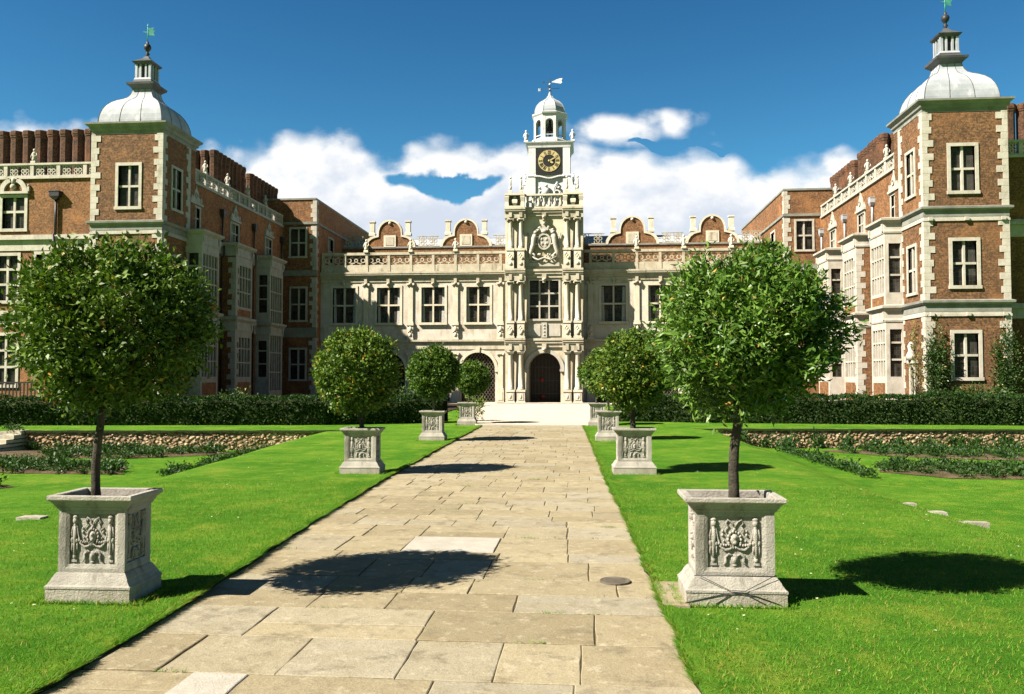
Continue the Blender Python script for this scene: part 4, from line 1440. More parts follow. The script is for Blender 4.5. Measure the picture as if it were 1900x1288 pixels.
dm.lathe(CX, cy, [(1.20, 21.2), (1.19, 21.45), (1.12, 21.72), (.98, 21.98), (.76, 22.2), (.5, 22.36), (.28, 22.52), (.15, 22.72), (.09, 22.95), (.06, 23.05)], 8, 0, False, R(22.5))
for k in range(8):
    a = R(22.5 + 45 * k)
    dm.tube([(CX + q * math.cos(a), cy + q * math.sin(a), z) for q, z in ((1.2, 21.2), (1.19, 21.45), (1.12, 21.72), (.98, 21.98), (.76, 22.2), (.5, 22.36), (.28, 22.52), (.15, 22.72))], .025, 5, 0)
dm.build('dome', ['lead'], ct)
vm = MB()
vm.tube([(CX, cy, 23.0), (CX, cy, 24.1)], [.045, .02], 8, 0)
vm.ball((CX, cy, 23.25), .07, 1)
vm.ball((CX, cy, 23.62), .085, 1)
vm.tube([(CX - .72, cy + .12, 23.27), (CX + .72, cy - .12, 23.27)], .015, 6, 0)
vm.tube([(CX - .12, cy - .72, 23.27), (CX + .12, cy + .72, 23.27)], .015, 6, 0)
vm.M = Matrix.Translation((CX - .80, cy + .13, 23.27)) @ Matrix.Rotation(R(-9), 4, 'Z')
for a in (((-.07, -.11), (-.04, -.11), (-.04, .11), (-.07, .11)), ((.04, -.11), (.07, -.11), (.07, .11), (.04, .11)), ((-.07, .11), (-.04, .11), (.07, -.11), (.04, -.11))):
    vm.prism(a, -.012 if a[0][1] < 0 else -.014, .012 if a[0][1] < 0 else .014, 1)
vm.M = Matrix.Translation((CX, cy, 0)) @ Matrix.Rotation(R(-6), 4, 'Z')
vm.prism([(.10, 23.78), (.45, 23.70), (.82, 23.62), (.92, 23.72), (.86, 23.84), (.95, 24.02), (.78, 24.02), (.5, 23.95)], -.015, .015, 1)
vm.tube([(-.45, 0, 23.8), (.15, 0, 23.8)], .015, 6, 0)
vm.prism([(-.6, 23.8), (-.42, 23.86), (-.42, 23.74)], -.01, .01, 0)
vm.build('weathervane', ['iron', 'gilt' if 'gilt' in M else 'paint'], ct)

# ================================================================== GROUND
def interp(tab, y):
    if y <= tab[0][0]:
        return tab[0][1]
    for (a, p), (b, q) in zip(tab, tab[1:]):
        if y <= b:
            return p + (q - p) * (y - a) / (b - a)
    return tab[-1][1]


XL = [(-6, -.18), (0, -.25), (4.5, -.35), (6.6, -.41), (10.1, -.61), (14, -.75), (22, -.92), (29.4, -1.03)]
XR = [(-6, 3.42), (0, 3.34), (4.7, 3.25), (7.2, 3.18), (10.1, 3.11), (14.8, 2.95), (21.3, 2.80), (29.6, 2.56)]
YE = 29.6                                      # end of the paving, start of the gravel


def wall_y(x):
    return 26.0 + .10 * (x + 5.4) if x < 0 else 27.9 + .05 * (x - 6.6)


def smooth(t):
    t = min(1, max(0, t))
    return t * t * (3 - 2 * t)


def ground_z(x, y):
    """height of the lawn"""
    nz = .018 * noise.noise(Vector((x * .5, y * .5, 1.7)))
    if y > wall_y(x):
        return nz * .4
    if x < 1:
        crest = interp([(0, -3.9), (10, -4.05), (26, -5.4)], y)
        foot = crest - 2.2
        return nz - .6 * smooth((crest - x) / (crest - foot))
    crest = interp([(0, 7.2), (10, 6.9), (13, 6.6), (28, 6.45)], y)
    return nz - .6 * smooth((x - crest) / 2.1)


def rag(x, y, a=.035):
    return a * noise.noise(Vector((x * 1.3, y * 2.2, 4.0))) + a * .7 * noise.noise(Vector((x * 3, y * 7.5, 9.0)))


lm = MB()
for s, tab in ((-1, XL), (1, XR)):
    offs = [0, .04, .12, .3, .6, 1.0, 1.5, 2.0, 2.5, 3.0, 3.4, 3.8, 4.2, 4.6, 5.0, 5.4, 5.8, 6.4, 7.2, 8.5, 10, 12, 15, 20, 28, 40]
    ts = [-6 + .25 * k for k in range(int((YE + 6) / .25) + 1)]
    prev = None
    for part in (0, 1):                        # 0: garden up to the retaining wall, 1: terrace behind it
        rows = []
        if part == 0:
            seq = [k / 140 for k in range(141)]
        else:
            seq = [k / 24 for k in range(25)]
        for t in seq:
            row = []
            for j, o in enumerate(offs):
                y_try = -6 + (26 + 6) * t
                x = interp(tab, y_try) + s * o
                wy = wall_y(x) if (abs(x) > 5.0) else wall_y(s * 6 + (0 if s < 0 else .6))
                if part == 0:
                    y = -6 + (wy - .02 + 6) * t
                else:
                    y = wy - .02 + (YE - wy + .02) * t if j < 6 else wy + .02 + (90 - wy) * t ** 2.2
                x = interp(tab, y) + s * o
                z = ground_z(x, y if part == 0 else y + .1)
                if o == 0:
                    x += s * rag(x, y)
                    z = -.005
                if o == .04:
                    z = .022
                row.append(lm.pt((x, y, z)))
            rows.append(row)
        for r0, r1 in zip(rows, rows[1:]):
            for k in range(len(offs) - 1):
                lm.idx([r0[k], r0[k + 1], r1[k + 1], r1[k]], 0, True)
        # turf edge down to the paving
        for r0, r1 in zip(rows, rows[1:]):
            a, b = lm.v[r0[0]].copy(), lm.v[r1[0]].copy()
            lm.face([a, b, (b.x + s * .01, b.y, -.09), (a.x + s * .01, a.y, -.09)], 1)
lawn = setting(lm.build('lawn', ['lawn', 'turf']))

gm = MB()
gm.face([(-400, -300, -.75), (400, -300, -.75), (400, 500, -.75), (-400, 500, -.75)], 0)
setting(gm.build('ground', ['lawn']))
gm = MB()
gm.face([(-3, -6, -.037), (5, -6, -.037), (5, 29.9, -.037), (-3, 29.9, -.037)], 0)
setting(gm.build('path_bed', ['joint']))
gm = MB()
pts = [(-1.25, 29.62), (2.75, 29.62), (3.3, 33), (3.6, 40), (3.8, 52.0), (15.4, 53.2), (15.4, 56.2), (-15.4, 56.2), (-15.4, 53.2), (-3.8, 52.0), (-3.3, 40), (-2.4, 34)]
gm.face([(x, y, .03) for x, y in pts], 0)
for (a, b), (c_, d_) in zip(pts, pts[1:] + pts[:1]):
    gm.face([(a, b, .03), (c_, d_, .03), (c_, d_, -.1), (a, b, -.1)], 0)
setting(gm.build('forecourt', ['gravel']))

for s in (-1, 1):                              # dark sheets added over the unseen court to cut bounced light
    gm = MB()
    a, b = sorted((s * 4.2, s * 17.7))
    gm.face([(a, 33.2, .036), (b, 32.5, .036), (b, 53.1, .036), (a, 51.9, .036)], 0)
    setting(gm.build('unseen_dark_sheet', ['soil']))

# flagged path: courses of irregular slabs, joints of soil
pm = MB()
rnd = random.Random(11)
tz = -.028


def slab(x0, x1, y0, y1, m=0, dz=0.0):
    g = rnd.uniform(.002, .007)
    j = lambda: rnd.uniform(-.004, .004)
    z = tz + dz + rnd.uniform(-.0025, .0025)
    c_ = [(x0 + g + j(), y0 + g + j()), (x1 - g + j(), y0 + g + j()), (x1 - g + j(), y1 - g + j()), (x0 + g + j(), y1 - g + j())]
    # softened, slightly ragged outline
    ring = []
    for (ax, ay), (bx, by) in zip(c_, c_[1:] + c_[:1]):
        L = math.hypot(bx - ax, by - ay)
        k = max(2, int(L / .16))
        for i in range(k):
            f = i / k
            e_ = 0 if i == 0 else rnd.uniform(-.006, .006)
            nx, ny = (by - ay) / L, -(bx - ax) / L
            ring.append((ax + (bx - ax) * f + nx * e_, ay + (by - ay) * f + ny * e_))
    tx, ty = rnd.uniform(-.003, .003), rnd.uniform(-.003, .003)
    cx, cy = (x0 + x1) / 2, (y0 + y1) / 2
    zt = lambda x, y: z + tx * (x - cx) + ty * (y - cy)
    lo = [pm.pt((x, y, -.09)) for x, y in ring]
    mi = [pm.pt((x, y, zt(x, y) - .004)) for x, y in ring]
    up = [pm.pt((x + (cx - x) * .012 / max(.3, abs(x1 - x0)), y + (cy - y) * .012 / max(.2, y1 - y0), zt(x, y))) for x, y in ring]
    n = len(ring)
    for i in range(n):
        k = (i + 1) % n
        pm.idx([lo[i], lo[k], mi[k], mi[i]], m)
        pm.idx([mi[i], mi[k], up[k], up[i]], m)
    pm.idx(up, m)


y = 2.2
rows = []
while y < YE - .2:
    h = rnd.choice((.42, .5, .56, .62, .7, .8)) * (1 if y < 9 else .78)
    if y < 8.22 < y + h + .25:
        h = 8.22 - y if 8.22 - y > .25 else h
    if abs(y - 8.22) < .02:
        h = .76
    if y + h > YE - .5:
        h = YE - y
    rows.append((y, y + h))
    y += h
for y0, y1 in rows:
    yc = (y0 + y1) / 2
    xa, xb = interp(XL, yc) - .10, interp(XR, yc) + .06
    x = xa
    special = abs(y0 - 8.22) < .03
    if special:
        for q0, q1, mm in ((xa, .12, 0), (.12, .79, 0), (.79, 1.73, 1), (1.73, 2.45, 0), (2.45, xb, 0)):
            slab(q0, q1, y0, y1, mm, .002 * mm)
        continue
    while x < xb - .05:
        L = rnd.uniform(.5, 1.25) * (1 if y0 < 9 else .8)
        if special:
            cuts = [.78, 1.74]
            for q in cuts:
                if x < q - .02 and (x + L > q - .3 or q == 1.74):
                    L = q - x
                    break
        if x + L > xb - .3:
            L = xb - x
        pale = special and abs(x - .78) < .03
        if not pale and L > .8 and y1 - y0 > .6 and rnd.random() < .45:
            ym = y0 + (y1 - y0) * rnd.uniform(.4, .6)
            slab(x, x + L, y0, ym)
            slab(x, x + L, ym, y1)
        elif not pale and L > .9 and rnd.random() < .2:
            xm = x + L * rnd.uniform(.4, .6)
            slab(x, xm, y0, y1)
            slab(xm, x + L, y0, y1)
        else:
            slab(x, x + L, y0, y1, 1 if pale else 0, .004 if pale else 0)
        x += L
slab(.34, .68, 4.40, 4.74, 1, .008)
slab(3.2, 3.40, 6.28, 6.62, 0, .05)
slab(3.19, 3.40, 6.62, 7.0, 0, .052)            # footing slabs beside the planter
setting(pm.build('path', ['flag', 'paleflag']))
mh = MB()
mh.lathe(2.88, 7.15, [(.13, -.03), (.13, -.014), (.118, -.012), (.11, -.016), (.0, -.016)], 20, 0, False)
for k in range(5):
    mh.box(2.80, 2.96, 7.07 + .035 * k, 7.085 + .035 * k, -.016, -.012, 0)
tag(mh.build('drain_cover', ['oldiron']), 'small round dark iron drain cover set in the paving', 'drain cover')

# retaining walls of flint
rw = MB()
def flint_wall(x0, x1, name, label):
    wl = MB()
    n = int((x1 - x0) / .25)
    top = []
    for k in range(n + 1):
        x = x0 + (x1 - x0) * k / n
        yw = wall_y(x)
        top.append((x, yw))
    for (xa, ya), (xb, yb) in zip(top, top[1:]):
        za, zb = [.0 + .025 * noise.noise(Vector((q * 2.3, 0, 3))) for q in (xa, xb)]
        wl.face([(xa, ya, -.8), (xb, yb, -.8), (xb, yb, zb - .04), (xa, ya, za - .04)], 0)
        wl.face([(xa, ya - .05, za - .04), (xb, yb - .05, zb - .04), (xb, yb - .05, zb + .02), (xa, ya - .05, za + .02)], 1)
        wl.face([(xa, ya - .05, za - .04), (xb, yb - .05, zb - .04), (xb, yb, zb - .04), (xa, ya, za - .04)], 1)
        wl.face([(xa, ya - .05, za + .02), (xb, yb - .05, zb + .02), (xb, yb + .22, zb + .012), (xa, ya + .22, za + .012)], 1)
    r_ = random.Random(int(x0 * 7) + 3)
    for k in range(int((x1 - x0) * 48)):        # knobbly flints standing proud of the face
        x = r_.uniform(x0, x1)
        z = r_.uniform(-.62, -.06)
        s_ = r_.uniform(.018, .048)
        wl.ball((x, wall_y(x), z), (s_ * 1.25, s_ * .8, s_ * .85), 0, 6, 4)
    return tag(wl.build(name, ['flint', 'turf']), label, 'wall')
flint_wall(-15.1, -5.0, 'retaining_wall', 'low flint retaining wall ending at stone steps, above the sunken flower beds')
flint_wall(6.2, 30.0, 'retaining_wall', 'low pale flint retaining wall with small shrubs along its foot')
flint_wall(-32.0, -18.3, 'retaining_wall', 'short flint wall on the far side of the garden steps')
# garden steps
gs = MB()
for k in range(5):
    z = -.6 + .12 * (k + 1)
    gs.box(-18.3, -15.55, 23.6 + .32 * k, 25.6, z - .12 - .005, z - .005)
for k in range(5):
    z = -.6 + .12 * (k + 1)
    gs.box(-15.54, -15.12, 23.5 + .34 * k, 25.3, z - .12, z + .03, 1)
tag(gs.build('garden_steps', ['planter_low', 'dirty']), 'flight of pale stone garden steps with a dark stepped side', 'steps')

# edging stones along the bank
for x0, x1, y0, y1, lab in ((7.10, 7.30, 11.25, 11.40, 'short pale edging stone with a ragged end in the lawn'),
                            (7.10, 7.48, 10.55, 10.66, 'long thin pale edging stone lying flat in the lawn, closest to the right planter'),
                            (7.06, 7.2, 12.0, 12.12, 'smallest pale edging stone at the top of the grass bank'),
                            (-4.2, -3.9, 9.5, 9.66, 'single pale edging stone in the grass beyond the left planter')):
    es = MB()
    zz = ground_z((x0 + x1) / 2, (y0 + y1) / 2)
    r_ = random.Random(int(y0 * 10))
    es.prism([(x0, zz - .1), (x1, zz - .1), (x1 + r_.uniform(-.02, .02), zz + .022), ((x0 + x1) / 2, zz + .026), (x0 + r_.uniform(-.02, .02), zz + .018)], y0, y1)
    tag(es.build('edging_stone', ['planter_low']), lab, 'edging stone', 'edging stones on the banks')

# ================================================================== LEAVES
def leaf_cloud(centers, dirs, sizes, widths, fold=.22, rng_=None):
    """one four-cornered, slightly folded leaf per centre; returns verts, faces"""
    g = rng_
    n = len(centers)
    d = dirs / np.linalg.norm(dirs, axis=1, keepdims=True)
    up = g.normal(size=(n, 3))
    sd = np.cross(d, up)
    sd /= np.linalg.norm(sd, axis=1, keepdims=True) + 1e-9
    nr = np.cross(sd, d)
    L, W = sizes[:, None], widths[:, None]
    base = centers - d * L * .5
    tip = centers + d * L * .5 - nr * L * .10
    a = centers + sd * W * .5 + nr * W * fold
    b = centers - sd * W * .5 + nr * W * fold
    v = np.stack([base, a, tip, b], 1).reshape(-1, 3)
    f = np.arange(n * 4).reshape(-1, 4)
    return v, f


def crown_points(R_, nclump, per, seed, squash=(1, 1, 1), lump=.10, inner=.35, spread=.085, gaps=-.33):
    g = np.random.default_rng(seed)
    d = g.normal(size=(nclump, 3))
    d /= np.linalg.norm(d, axis=1, keepdims=True)
    rr = np.array([1 + lump * 2 * noise.noise(Vector(q * 2.1) + Vector((seed, 0, 0))) + lump * 1.2 * noise.noise(Vector(q * 5.0) + Vector((0, seed, 0))) for q in d])
    rad = R_ * rr * (inner + (1 - inner) * g.random(nclump) ** .42)
    c = d * rad[:, None]
    keep = np.ones(nclump, bool)
    nz = np.array([noise.noise(Vector(q * (3.2 / R_)) + Vector((seed * 3.1, 1, 2))) for q in c])
    keep &= nz > gaps                           # holes where the clumps thin out
    c, d = c[keep], d[keep]
    n = len(c)
    off = g.normal(size=(n, per, 3)) * spread * R_
    pts = (c[:, None, :] + off).reshape(-1, 3)
    tw = d[:, None, :] * .35 + g.normal(size=(n, 1, 3)) * .45
    dirs = (tw + off / (spread * R_) * .35 + g.normal(size=(n, per, 3)) * .6 + np.array([0, 0, .12])).reshape(-1, 3)
    pts *= np.array(squash)
    return pts, dirs, c * np.array(squash), g


def tree(label, loc, crown_c, R_, leaf, nclump, per, L, W, seed, squash=(1, 1, 1), trunk_r=.045, lean=(0, 0), group=None, bark='bark', lump=.10, z0=.66, spread=.085, gaps=-.33):
    root = tag(empty('bay_tree', (loc[0], loc[1], z0)), label, 'tree', group)
    pts, dirs, cl, g = crown_points(R_, nclump, per, seed, squash, lump, spread=spread, gaps=gaps)
    n = len(pts)
    cc = np.array([crown_c[0] - loc[0], crown_c[1] - loc[1], crown_c[2] - z0])
    sz = L * g.uniform(.7, 1.25, n)
    wd = W * g.uniform(.75, 1.2, n)
    v, f = leaf_cloud(pts + cc, dirs, sz, wd, .2, g)
    mesh_np('crown', v, f, [leaf], root)
    tm = MB()
    top = Vector((cc[0], cc[1], cc[2] - R_ * .15))
    path, rad = [], []
    for k in range(9):
        t = k / 8
        path.append(Vector((cc[0] * t + lean[0] * math.sin(t * math.pi) + .012 * math.sin(t * 9 + seed), cc[1] * t + .01 * math.cos(t * 8), top.z * t)))
        rad.append(trunk_r * (1.18 - .45 * t if k else 1.35))
    tm.tube(path, rad, 10, 0)
    rr = random.Random(seed)
    for k in range(22):                         # limbs out to leaf clumps
        q = Vector(cl[rr.randrange(len(cl))]) + Vector(cc)
        st = path[rr.choice((6, 7, 8))]
        mid = st.lerp(q, .5) + Vector((rr.uniform(-.06, .06), rr.uniform(-.06, .06), rr.uniform(0, .1))) * R_
        tm.tube([st, mid, st.lerp(q, .92)], [trunk_r * .38, trunk_r * .24, trunk_r * .10], 5, 0)
    tm.build('trunk', [bark], root, True)
    return root


# ================================================================== PLANTERS
def relief(mb, W, H, z0, yf):
    """carved panel: two herm figures, festoons and a lion mask; x in -W/2..W/2, face at y=yf (outwards +y)"""
    X = lambda a: a * W
    Z = lambda b: z0 + b * H
    def bl(a, b, ra, rb, t=.018):
        mb.ball((X(a), yf + t * .25, Z(b)), (ra * W, t * .95, rb * H), 0, 8, 6)
    def tb(pts, r_, t=.014):
        mb.tube([(X(a), yf + t * .8, Z(b)) for a, b in pts], [q * W for q in r_] if hasattr(r_, '__len__') else r_ * W, 6, 0)
    # lion mask in a collar of beads
    bl(0, .55, .085, .12, .03)
    bl(0, .60, .05, .05, .042)
    bl(0, .49, .045, .045, .045)
    for k in range(14):
        a = 2 * math.pi * k / 14
        bl(.125 * math.cos(a), .55 + .165 * math.sin(a), .026, .036, .022)
    # crest above, with bow
    for sg in (-1, 1):
        tb([(0, .80), (sg * .06, .90), (sg * .13, .95), (sg * .17, .88), (sg * .12, .82)], .017)
        tb([(sg * .12, .82), (sg * .18, .75), (sg * .15, .68)], .014)
        bl(sg * .23, .64, .025, .035)
        bl(sg * .21, .52, .018, .026)
        bl(sg * .23, .72, .02, .03)
        # festoon from herm shoulder down under the mask and up again
        tb([(sg * .36, .78), (sg * .33, .60), (sg * .28, .42), (sg * .19, .34), (sg * .09, .36), (sg * .03, .42)], [.012, .014, .02, .028, .024, .016], .02)
        for k in range(5):
            bl(sg * (.31 - .05 * k), .47 - .03 * k + .006 * k * k, .022, .03, .026)
        # herm: head, bust, tapering body with drapery, foot
        bl(sg * .40, .88, .055, .075, .036)
        bl(sg * .40, .955, .06, .04, .03)
        bl(sg * .40, .80, .03, .04, .028)
        tb([(sg * .40, .80), (sg * .40, .60), (sg * .41, .40), (sg * .41, .14)], [.035, .05, .035, .022], .02)
        tb([(sg * .45, .76), (sg * .475, .62), (sg * .46, .50)], [.018, .022, .016], .018)
        bl(sg * .46, .48, .045, .07, .026)
        bl(sg * .36, .47, .04, .06, .026)
        tb([(sg * .46, .44), (sg * .475, .30), (sg * .465, .24)], [.02, .016, .008], .016)
        tb([(sg * .36, .42), (sg * .35, .30), (sg * .36, .26)], [.02, .016, .008], .016)
        bl(sg * .41, .14, .045, .06, .024)
        mb.box(min(X(sg * .35), X(sg * .47)), max(X(sg * .35), X(sg * .47)), yf - .002, yf + .018, Z(.03), Z(.075), 0)
        # scrolls at the foot of the middle
        tb([(sg * .04, .22), (sg * .11, .26), (sg * .18, .20), (sg * .17, .09), (sg * .22, .04)], [.018, .024, .026, .024, .018], .018)
        bl(sg * .17, .12, .03, .06, .022)
    bl(0, .15, .075, .11, .026)
    bl(0, .15, .045, .07, .036)
    bl(0, .03, .05, .03, .02)
    bl(0, .76, .03, .04, .024)


def make_planter():
    root = empty('stone_planter')
    # plinth
    mb = MB()
    mb.stack(0, 0, [(.376, .376, -.06), (.376, .376, .095), (.372, .372, .10)], 0)
    mb.stack(0, 0, [(.382, .382, .101), (.382, .382, .118), (.366, .366, .130), (.340, .345, .165), (.340, .340, .172), (.315, .315, .205), (.305, .305, .215)], 1)
    mb.build('plinth', ['planter_low', 'planter'], root, True)
    # body: framed faces with sunk panels
    mb = MB()
    hb, z0, z1 = .298, .215, .70
    pw, pz0, pz1, dp = .205, .275, .655, .035
    for k in range(4):
        mb.M = Matrix.Rotation(k * math.pi / 2, 4, 'Z') @ frame((0, -hb, 0), (1, 0, 0), (0, -1, 0))
        o = [(-hb, z0), (hb, z0), (hb, z1), (-hb, z1)]
        i = [(-pw - .03, pz0 - .03), (pw + .03, pz0 - .03), (pw + .03, pz1 + .03), (-pw - .03, pz1 + .03)]
        s_ = [(-pw, pz0), (pw, pz0), (pw, pz1), (-pw, pz1)]
        for a in range(4):
            b = (a + 1) % 4
            mb.face([(o[a][0], 0, o[a][1]), (o[b][0], 0, o[b][1]), (i[b][0], 0, i[b][1]), (i[a][0], 0, i[a][1])])
            mb.face([(i[a][0], 0, i[a][1]), (i[b][0], 0, i[b][1]), (s_[b][0], -dp * .4, s_[b][1]), (s_[a][0], -dp * .4, s_[a][1])])
            mb.face([(s_[a][0], -dp * .4, s_[a][1]), (s_[b][0], -dp * .4, s_[b][1]), (s_[b][0], -dp, s_[b][1]), (s_[a][0], -dp, s_[a][1])])
        mb.face([(x, -dp, z) for x, z in s_])
    mb.build('body', ['planter'], root, True)
    for k in range(4):
        mb = MB(Matrix.Rotation(k * math.pi / 2, 4, 'Z') @ frame((0, -hb, 0), (1, 0, 0), (0, -1, 0)))
        relief(mb, pw * 1.92, pz1 - pz0 - .012, pz0 + .006, -dp)
        mb.build('carved_panel', ['planter'], root, True)
    # flared cornice, hollow
    mb = MB()
    prof = [(.300, .69), (.318, .705), (.318, .715), (.328, .722), (.338, .740), (.356, .757), (.374, .766), (.378, .772), (.378, .796), (.373, .802), (.318, .802), (.310, .796), (.305, .72)]
    mb.stack(0, 0, [(h, h, z) for h, z in prof], 0, False, False)
    mb.build('rim', ['planter'], root, True)
    mb = MB()
    n = 10
    g = [[mb.pt((-.306 + .612 * i / n, -.306 + .612 * j / n, .745 + .018 * noise.noise(Vector((i * .7, j * .7, 0))))) for j in range(n + 1)] for i in range(n + 1)]
    for i in range(n):
        for j in range(n):
            mb.idx([g[i][j], g[i + 1][j], g[i + 1][j + 1], g[i][j + 1]], 0, True)
    mb.build('soil', ['soil'], root, True)
    return root


PL = [(-1.13, 6.28, 'L', 'carved stone planter holding the broad bay tree whose shadow falls on the path'),
      (-1.35, 14.68, 'L', 'second carved stone planter along the left edge of the path'),
      (-1.50, 22.46, 'L', 'third carved stone planter along the left edge of the path'),
      (-1.66, 30.2, 'L', 'small far carved stone planter beside the gravel, last on the left side'),
      (3.745, 6.59, 'R', 'carved stone planter with thin black straps across its plinth'),
      (3.50, 15.10, 'R', 'second carved stone planter along the right edge of the path'),
      (3.26, 22.86, 'R', 'third carved stone planter on the right side, partly behind the second'),
      (3.08, 29.96, 'R', 'small far carved stone planter beside the gravel, last on the right side')]
proto = make_planter()
for i, (x, y, sd, lab) in enumerate(PL):
    o = proto if i == 0 else copy_tree(proto)
    o.location = (x, y, .0)
    o.rotation_euler = (0, 0, R(1.3) + [0, .01, -.012, .01, -.008, .012, 0, -.01][i])
    o.scale = ([.88, .95, .92, .92, .98, 1, .92, .9][i], .66, 1)
    o['label'] = lab
    o['category'] = 'planter'
    o['group'] = 'carved stone planters along the path'
    if i == 4:                                   # wires strapped round the plinth
        st = MB()
        for pts in (((-.30, .225), (-.06, .115), (.06, .11), (.30, .225)),):
            st.tube([(a, -.345 - (.225 - b) * .45, b + .012) for a, b in pts], .003, 5)
        st.tube([(-.31, -.305, .218), (.31, -.305, .218)], .004, 5)
        st.tube([(-.42, -.36, -.01), (-.38, -.382, .03), (-.12, -.384, .09), (.0, -.388, .104), (.14, -.384, .085), (.33, -.382, .02)], .0035, 5)
        st.tube([(-.16, -.382, .02), (-.05, -.384, .092)], .0035, 5)
        st.tube([(.07, -.384, .095), (.22, -.382, .02)], .0035, 5)
        w_ = st.build('strap', ['iron'], o, True)

BT = 'clipped trees in the stone planters'
tree('broad bay tree with a few orange leaves, growing from the near left planter', (-1.215, 6.28), (-1.12, 6.30, 2.12), .68, 'leafL', 1050, 34, .051, .026, 3, (1.07, 1.07, .94), .031, (-.035, 0), BT, lump=.10, spread=.072, gaps=-.30)
tree('large long-leaved laurel tree growing from the near right planter', (3.77, 6.60), (3.885, 6.60, 2.06), .655, 'leafR', 1000, 32, .067, .021, 8, (1.02, 1.02, .97), .038, (-.02, 0), BT, lump=.11, spread=.075, gaps=-.28)
tree('round yellowing bay tree in the second planter on the left side', (-1.37, 14.78), (-1.50, 14.8, 1.82), .78, 'leafY', 1300, 12, .070, .038, 15, (1, 1, 1.02), .040, (0, 0), BT, lump=.025, spread=.05, gaps=-.6)
tree('round yellow-brown bay tree in the second planter on the right side', (3.50, 15.18), (3.50, 15.2, 1.84), .73, 'leafY', 1200, 12, .074, .038, 21, (1, 1, 1), .046, (0, 0), BT, lump=.04, spread=.055, gaps=-.5)
tree('neat round green bay tree in the third planter on the left side', (-1.50, 22.55), (-1.51, 22.6, 1.86), .74, 'leafG', 1200, 11, .080, .044, 33, (1, 1, .98), .028, (0, 0), BT, 'stem', .02, spread=.05, gaps=-.7)
tree('round bay tree on a thin pale stem, partly hidden behind its yellower neighbour', (3.24, 22.90), (3.30, 22.95, 1.84), .72, 'leafG', 1100, 11, .08, .044, 37, (1, 1, 1), .024, (0, 0), BT, 'stem', .03, spread=.05, gaps=-.6)
tree('small dark round bay tree in the farthest left planter', (-1.64, 30.25), (-1.48, 30.3, 1.70), .66, 'leafG', 850, 11, .085, .047, 41, (1, 1, .95), .030, (0, 0), BT, 'bark', .03, spread=.055, gaps=-.6)
tree('small dark round bay tree in the farthest right planter', (3.06, 30.02), (3.02, 30.1, 1.86), .64, 'leafG', 850, 11, .085, .047, 47, (1, 1, .95), .030, (0, 0), BT, 'bark', .03, spread=.055, gaps=-.6)

# ================================================================== HEDGES, CLIMBERS, BEDDING
def hedge(label, line, depth, h, seed, n, name='hedge', lift=0.0, mat='hedge', flowers=0):
    g = np.random.default_rng(seed)
    line = np.array(line, float)
    seg = np.linalg.norm(np.diff(line, axis=0), axis=1)
    cum = np.concatenate([[0], np.cumsum(seg)])
    root = tag(empty(name, (line[0][0], line[0][1], lift)), label, 'hedge')
    off = np.array([line[0][0], line[0][1], lift])
    t = g.random(n) * cum[-1]
    bx, by = np.interp(t, cum, line[:, 0]), np.interp(t, cum, line[:, 1])
    top = np.array([h * (1 + .24 * noise.noise(Vector((x * .8, seed, 0))) + .16 * noise.noise(Vector((x * 2.6, seed, 5)))) for x in t])
    kind = g.random(n)
    z = np.where(kind < .55, g.random(n) * top, top * (1 - .12 * g.random(n) ** 2))
    dd = np.where(kind < .55, g.normal(0, .06, n), g.random(n) * depth)
    bul = .10 * np.array([noise.noise(Vector((x * 1.1, q * 1.6, seed))) for x, q in zip(t, z)])
    pts = np.stack([bx + g.normal(0, .03, n), by + dd + bul, z + lift], 1) - off
    dirs = np.stack([g.normal(0, .6, n), np.where(kind < .55, -.8, -.1) + g.normal(0, .4, n), g.normal(.35, .5, n) + np.where(kind < .55, 0, .5)], 1)
    v, f = leaf_cloud(pts, dirs, g.uniform(.07, .14, n), g.uniform(.035, .07, n), .2, g)
    mi = np.zeros(n, np.int32)
    mi[: flowers] = 1
    mesh_np('foliage', v, f, [mat, 'flower'], root, mi)
    cm = MB()                                    # lumpy dark core added to make the hedge opaque
    K = max(6, int(cum[-1] / .4))
    prev = None
    for k in range(K + 1):
        tt = cum[-1] * k / K
        x, y = np.interp(tt, cum, line[:, 0]), np.interp(tt, cum, line[:, 1])
        hh = h * (.82 + .24 * noise.noise(Vector((tt * .8, seed, 0))) + .16 * noise.noise(Vector((tt * 2.6, seed, 5))))
        row = [cm.pt(q) for q in ((x, y + .10, lift), (x, y + .06, lift + hh * .5), (x, y + .12, lift + hh * .92), (x, y + .3, lift + hh), (x, y + depth - .2, lift + hh), (x, y + depth, lift))]
        if prev:
            for a in range(5):
                cm.idx([prev[a], prev[a + 1], row[a + 1], row[a]], 0, True)
        prev = row
    cm.build('dark_core', ['turf'], root)
    return root


hedge('long dark clipped hedge in front of the shaded wing', [(-31, 26.3), (-18, 27.9), (-6.7, 29.2), (-2.7, 30.9)], 1.3, 1.02, 3, 26000, flowers=14)
hedge('long dark hedge in front of the sunny wing', [(3.9, 32.6), (5.9, 32.3), (7, 31.9), (12.7, 31.35), (18, 31.1), (31, 30.6)], 1.3, 1.06, 5, 28000, flowers=10)


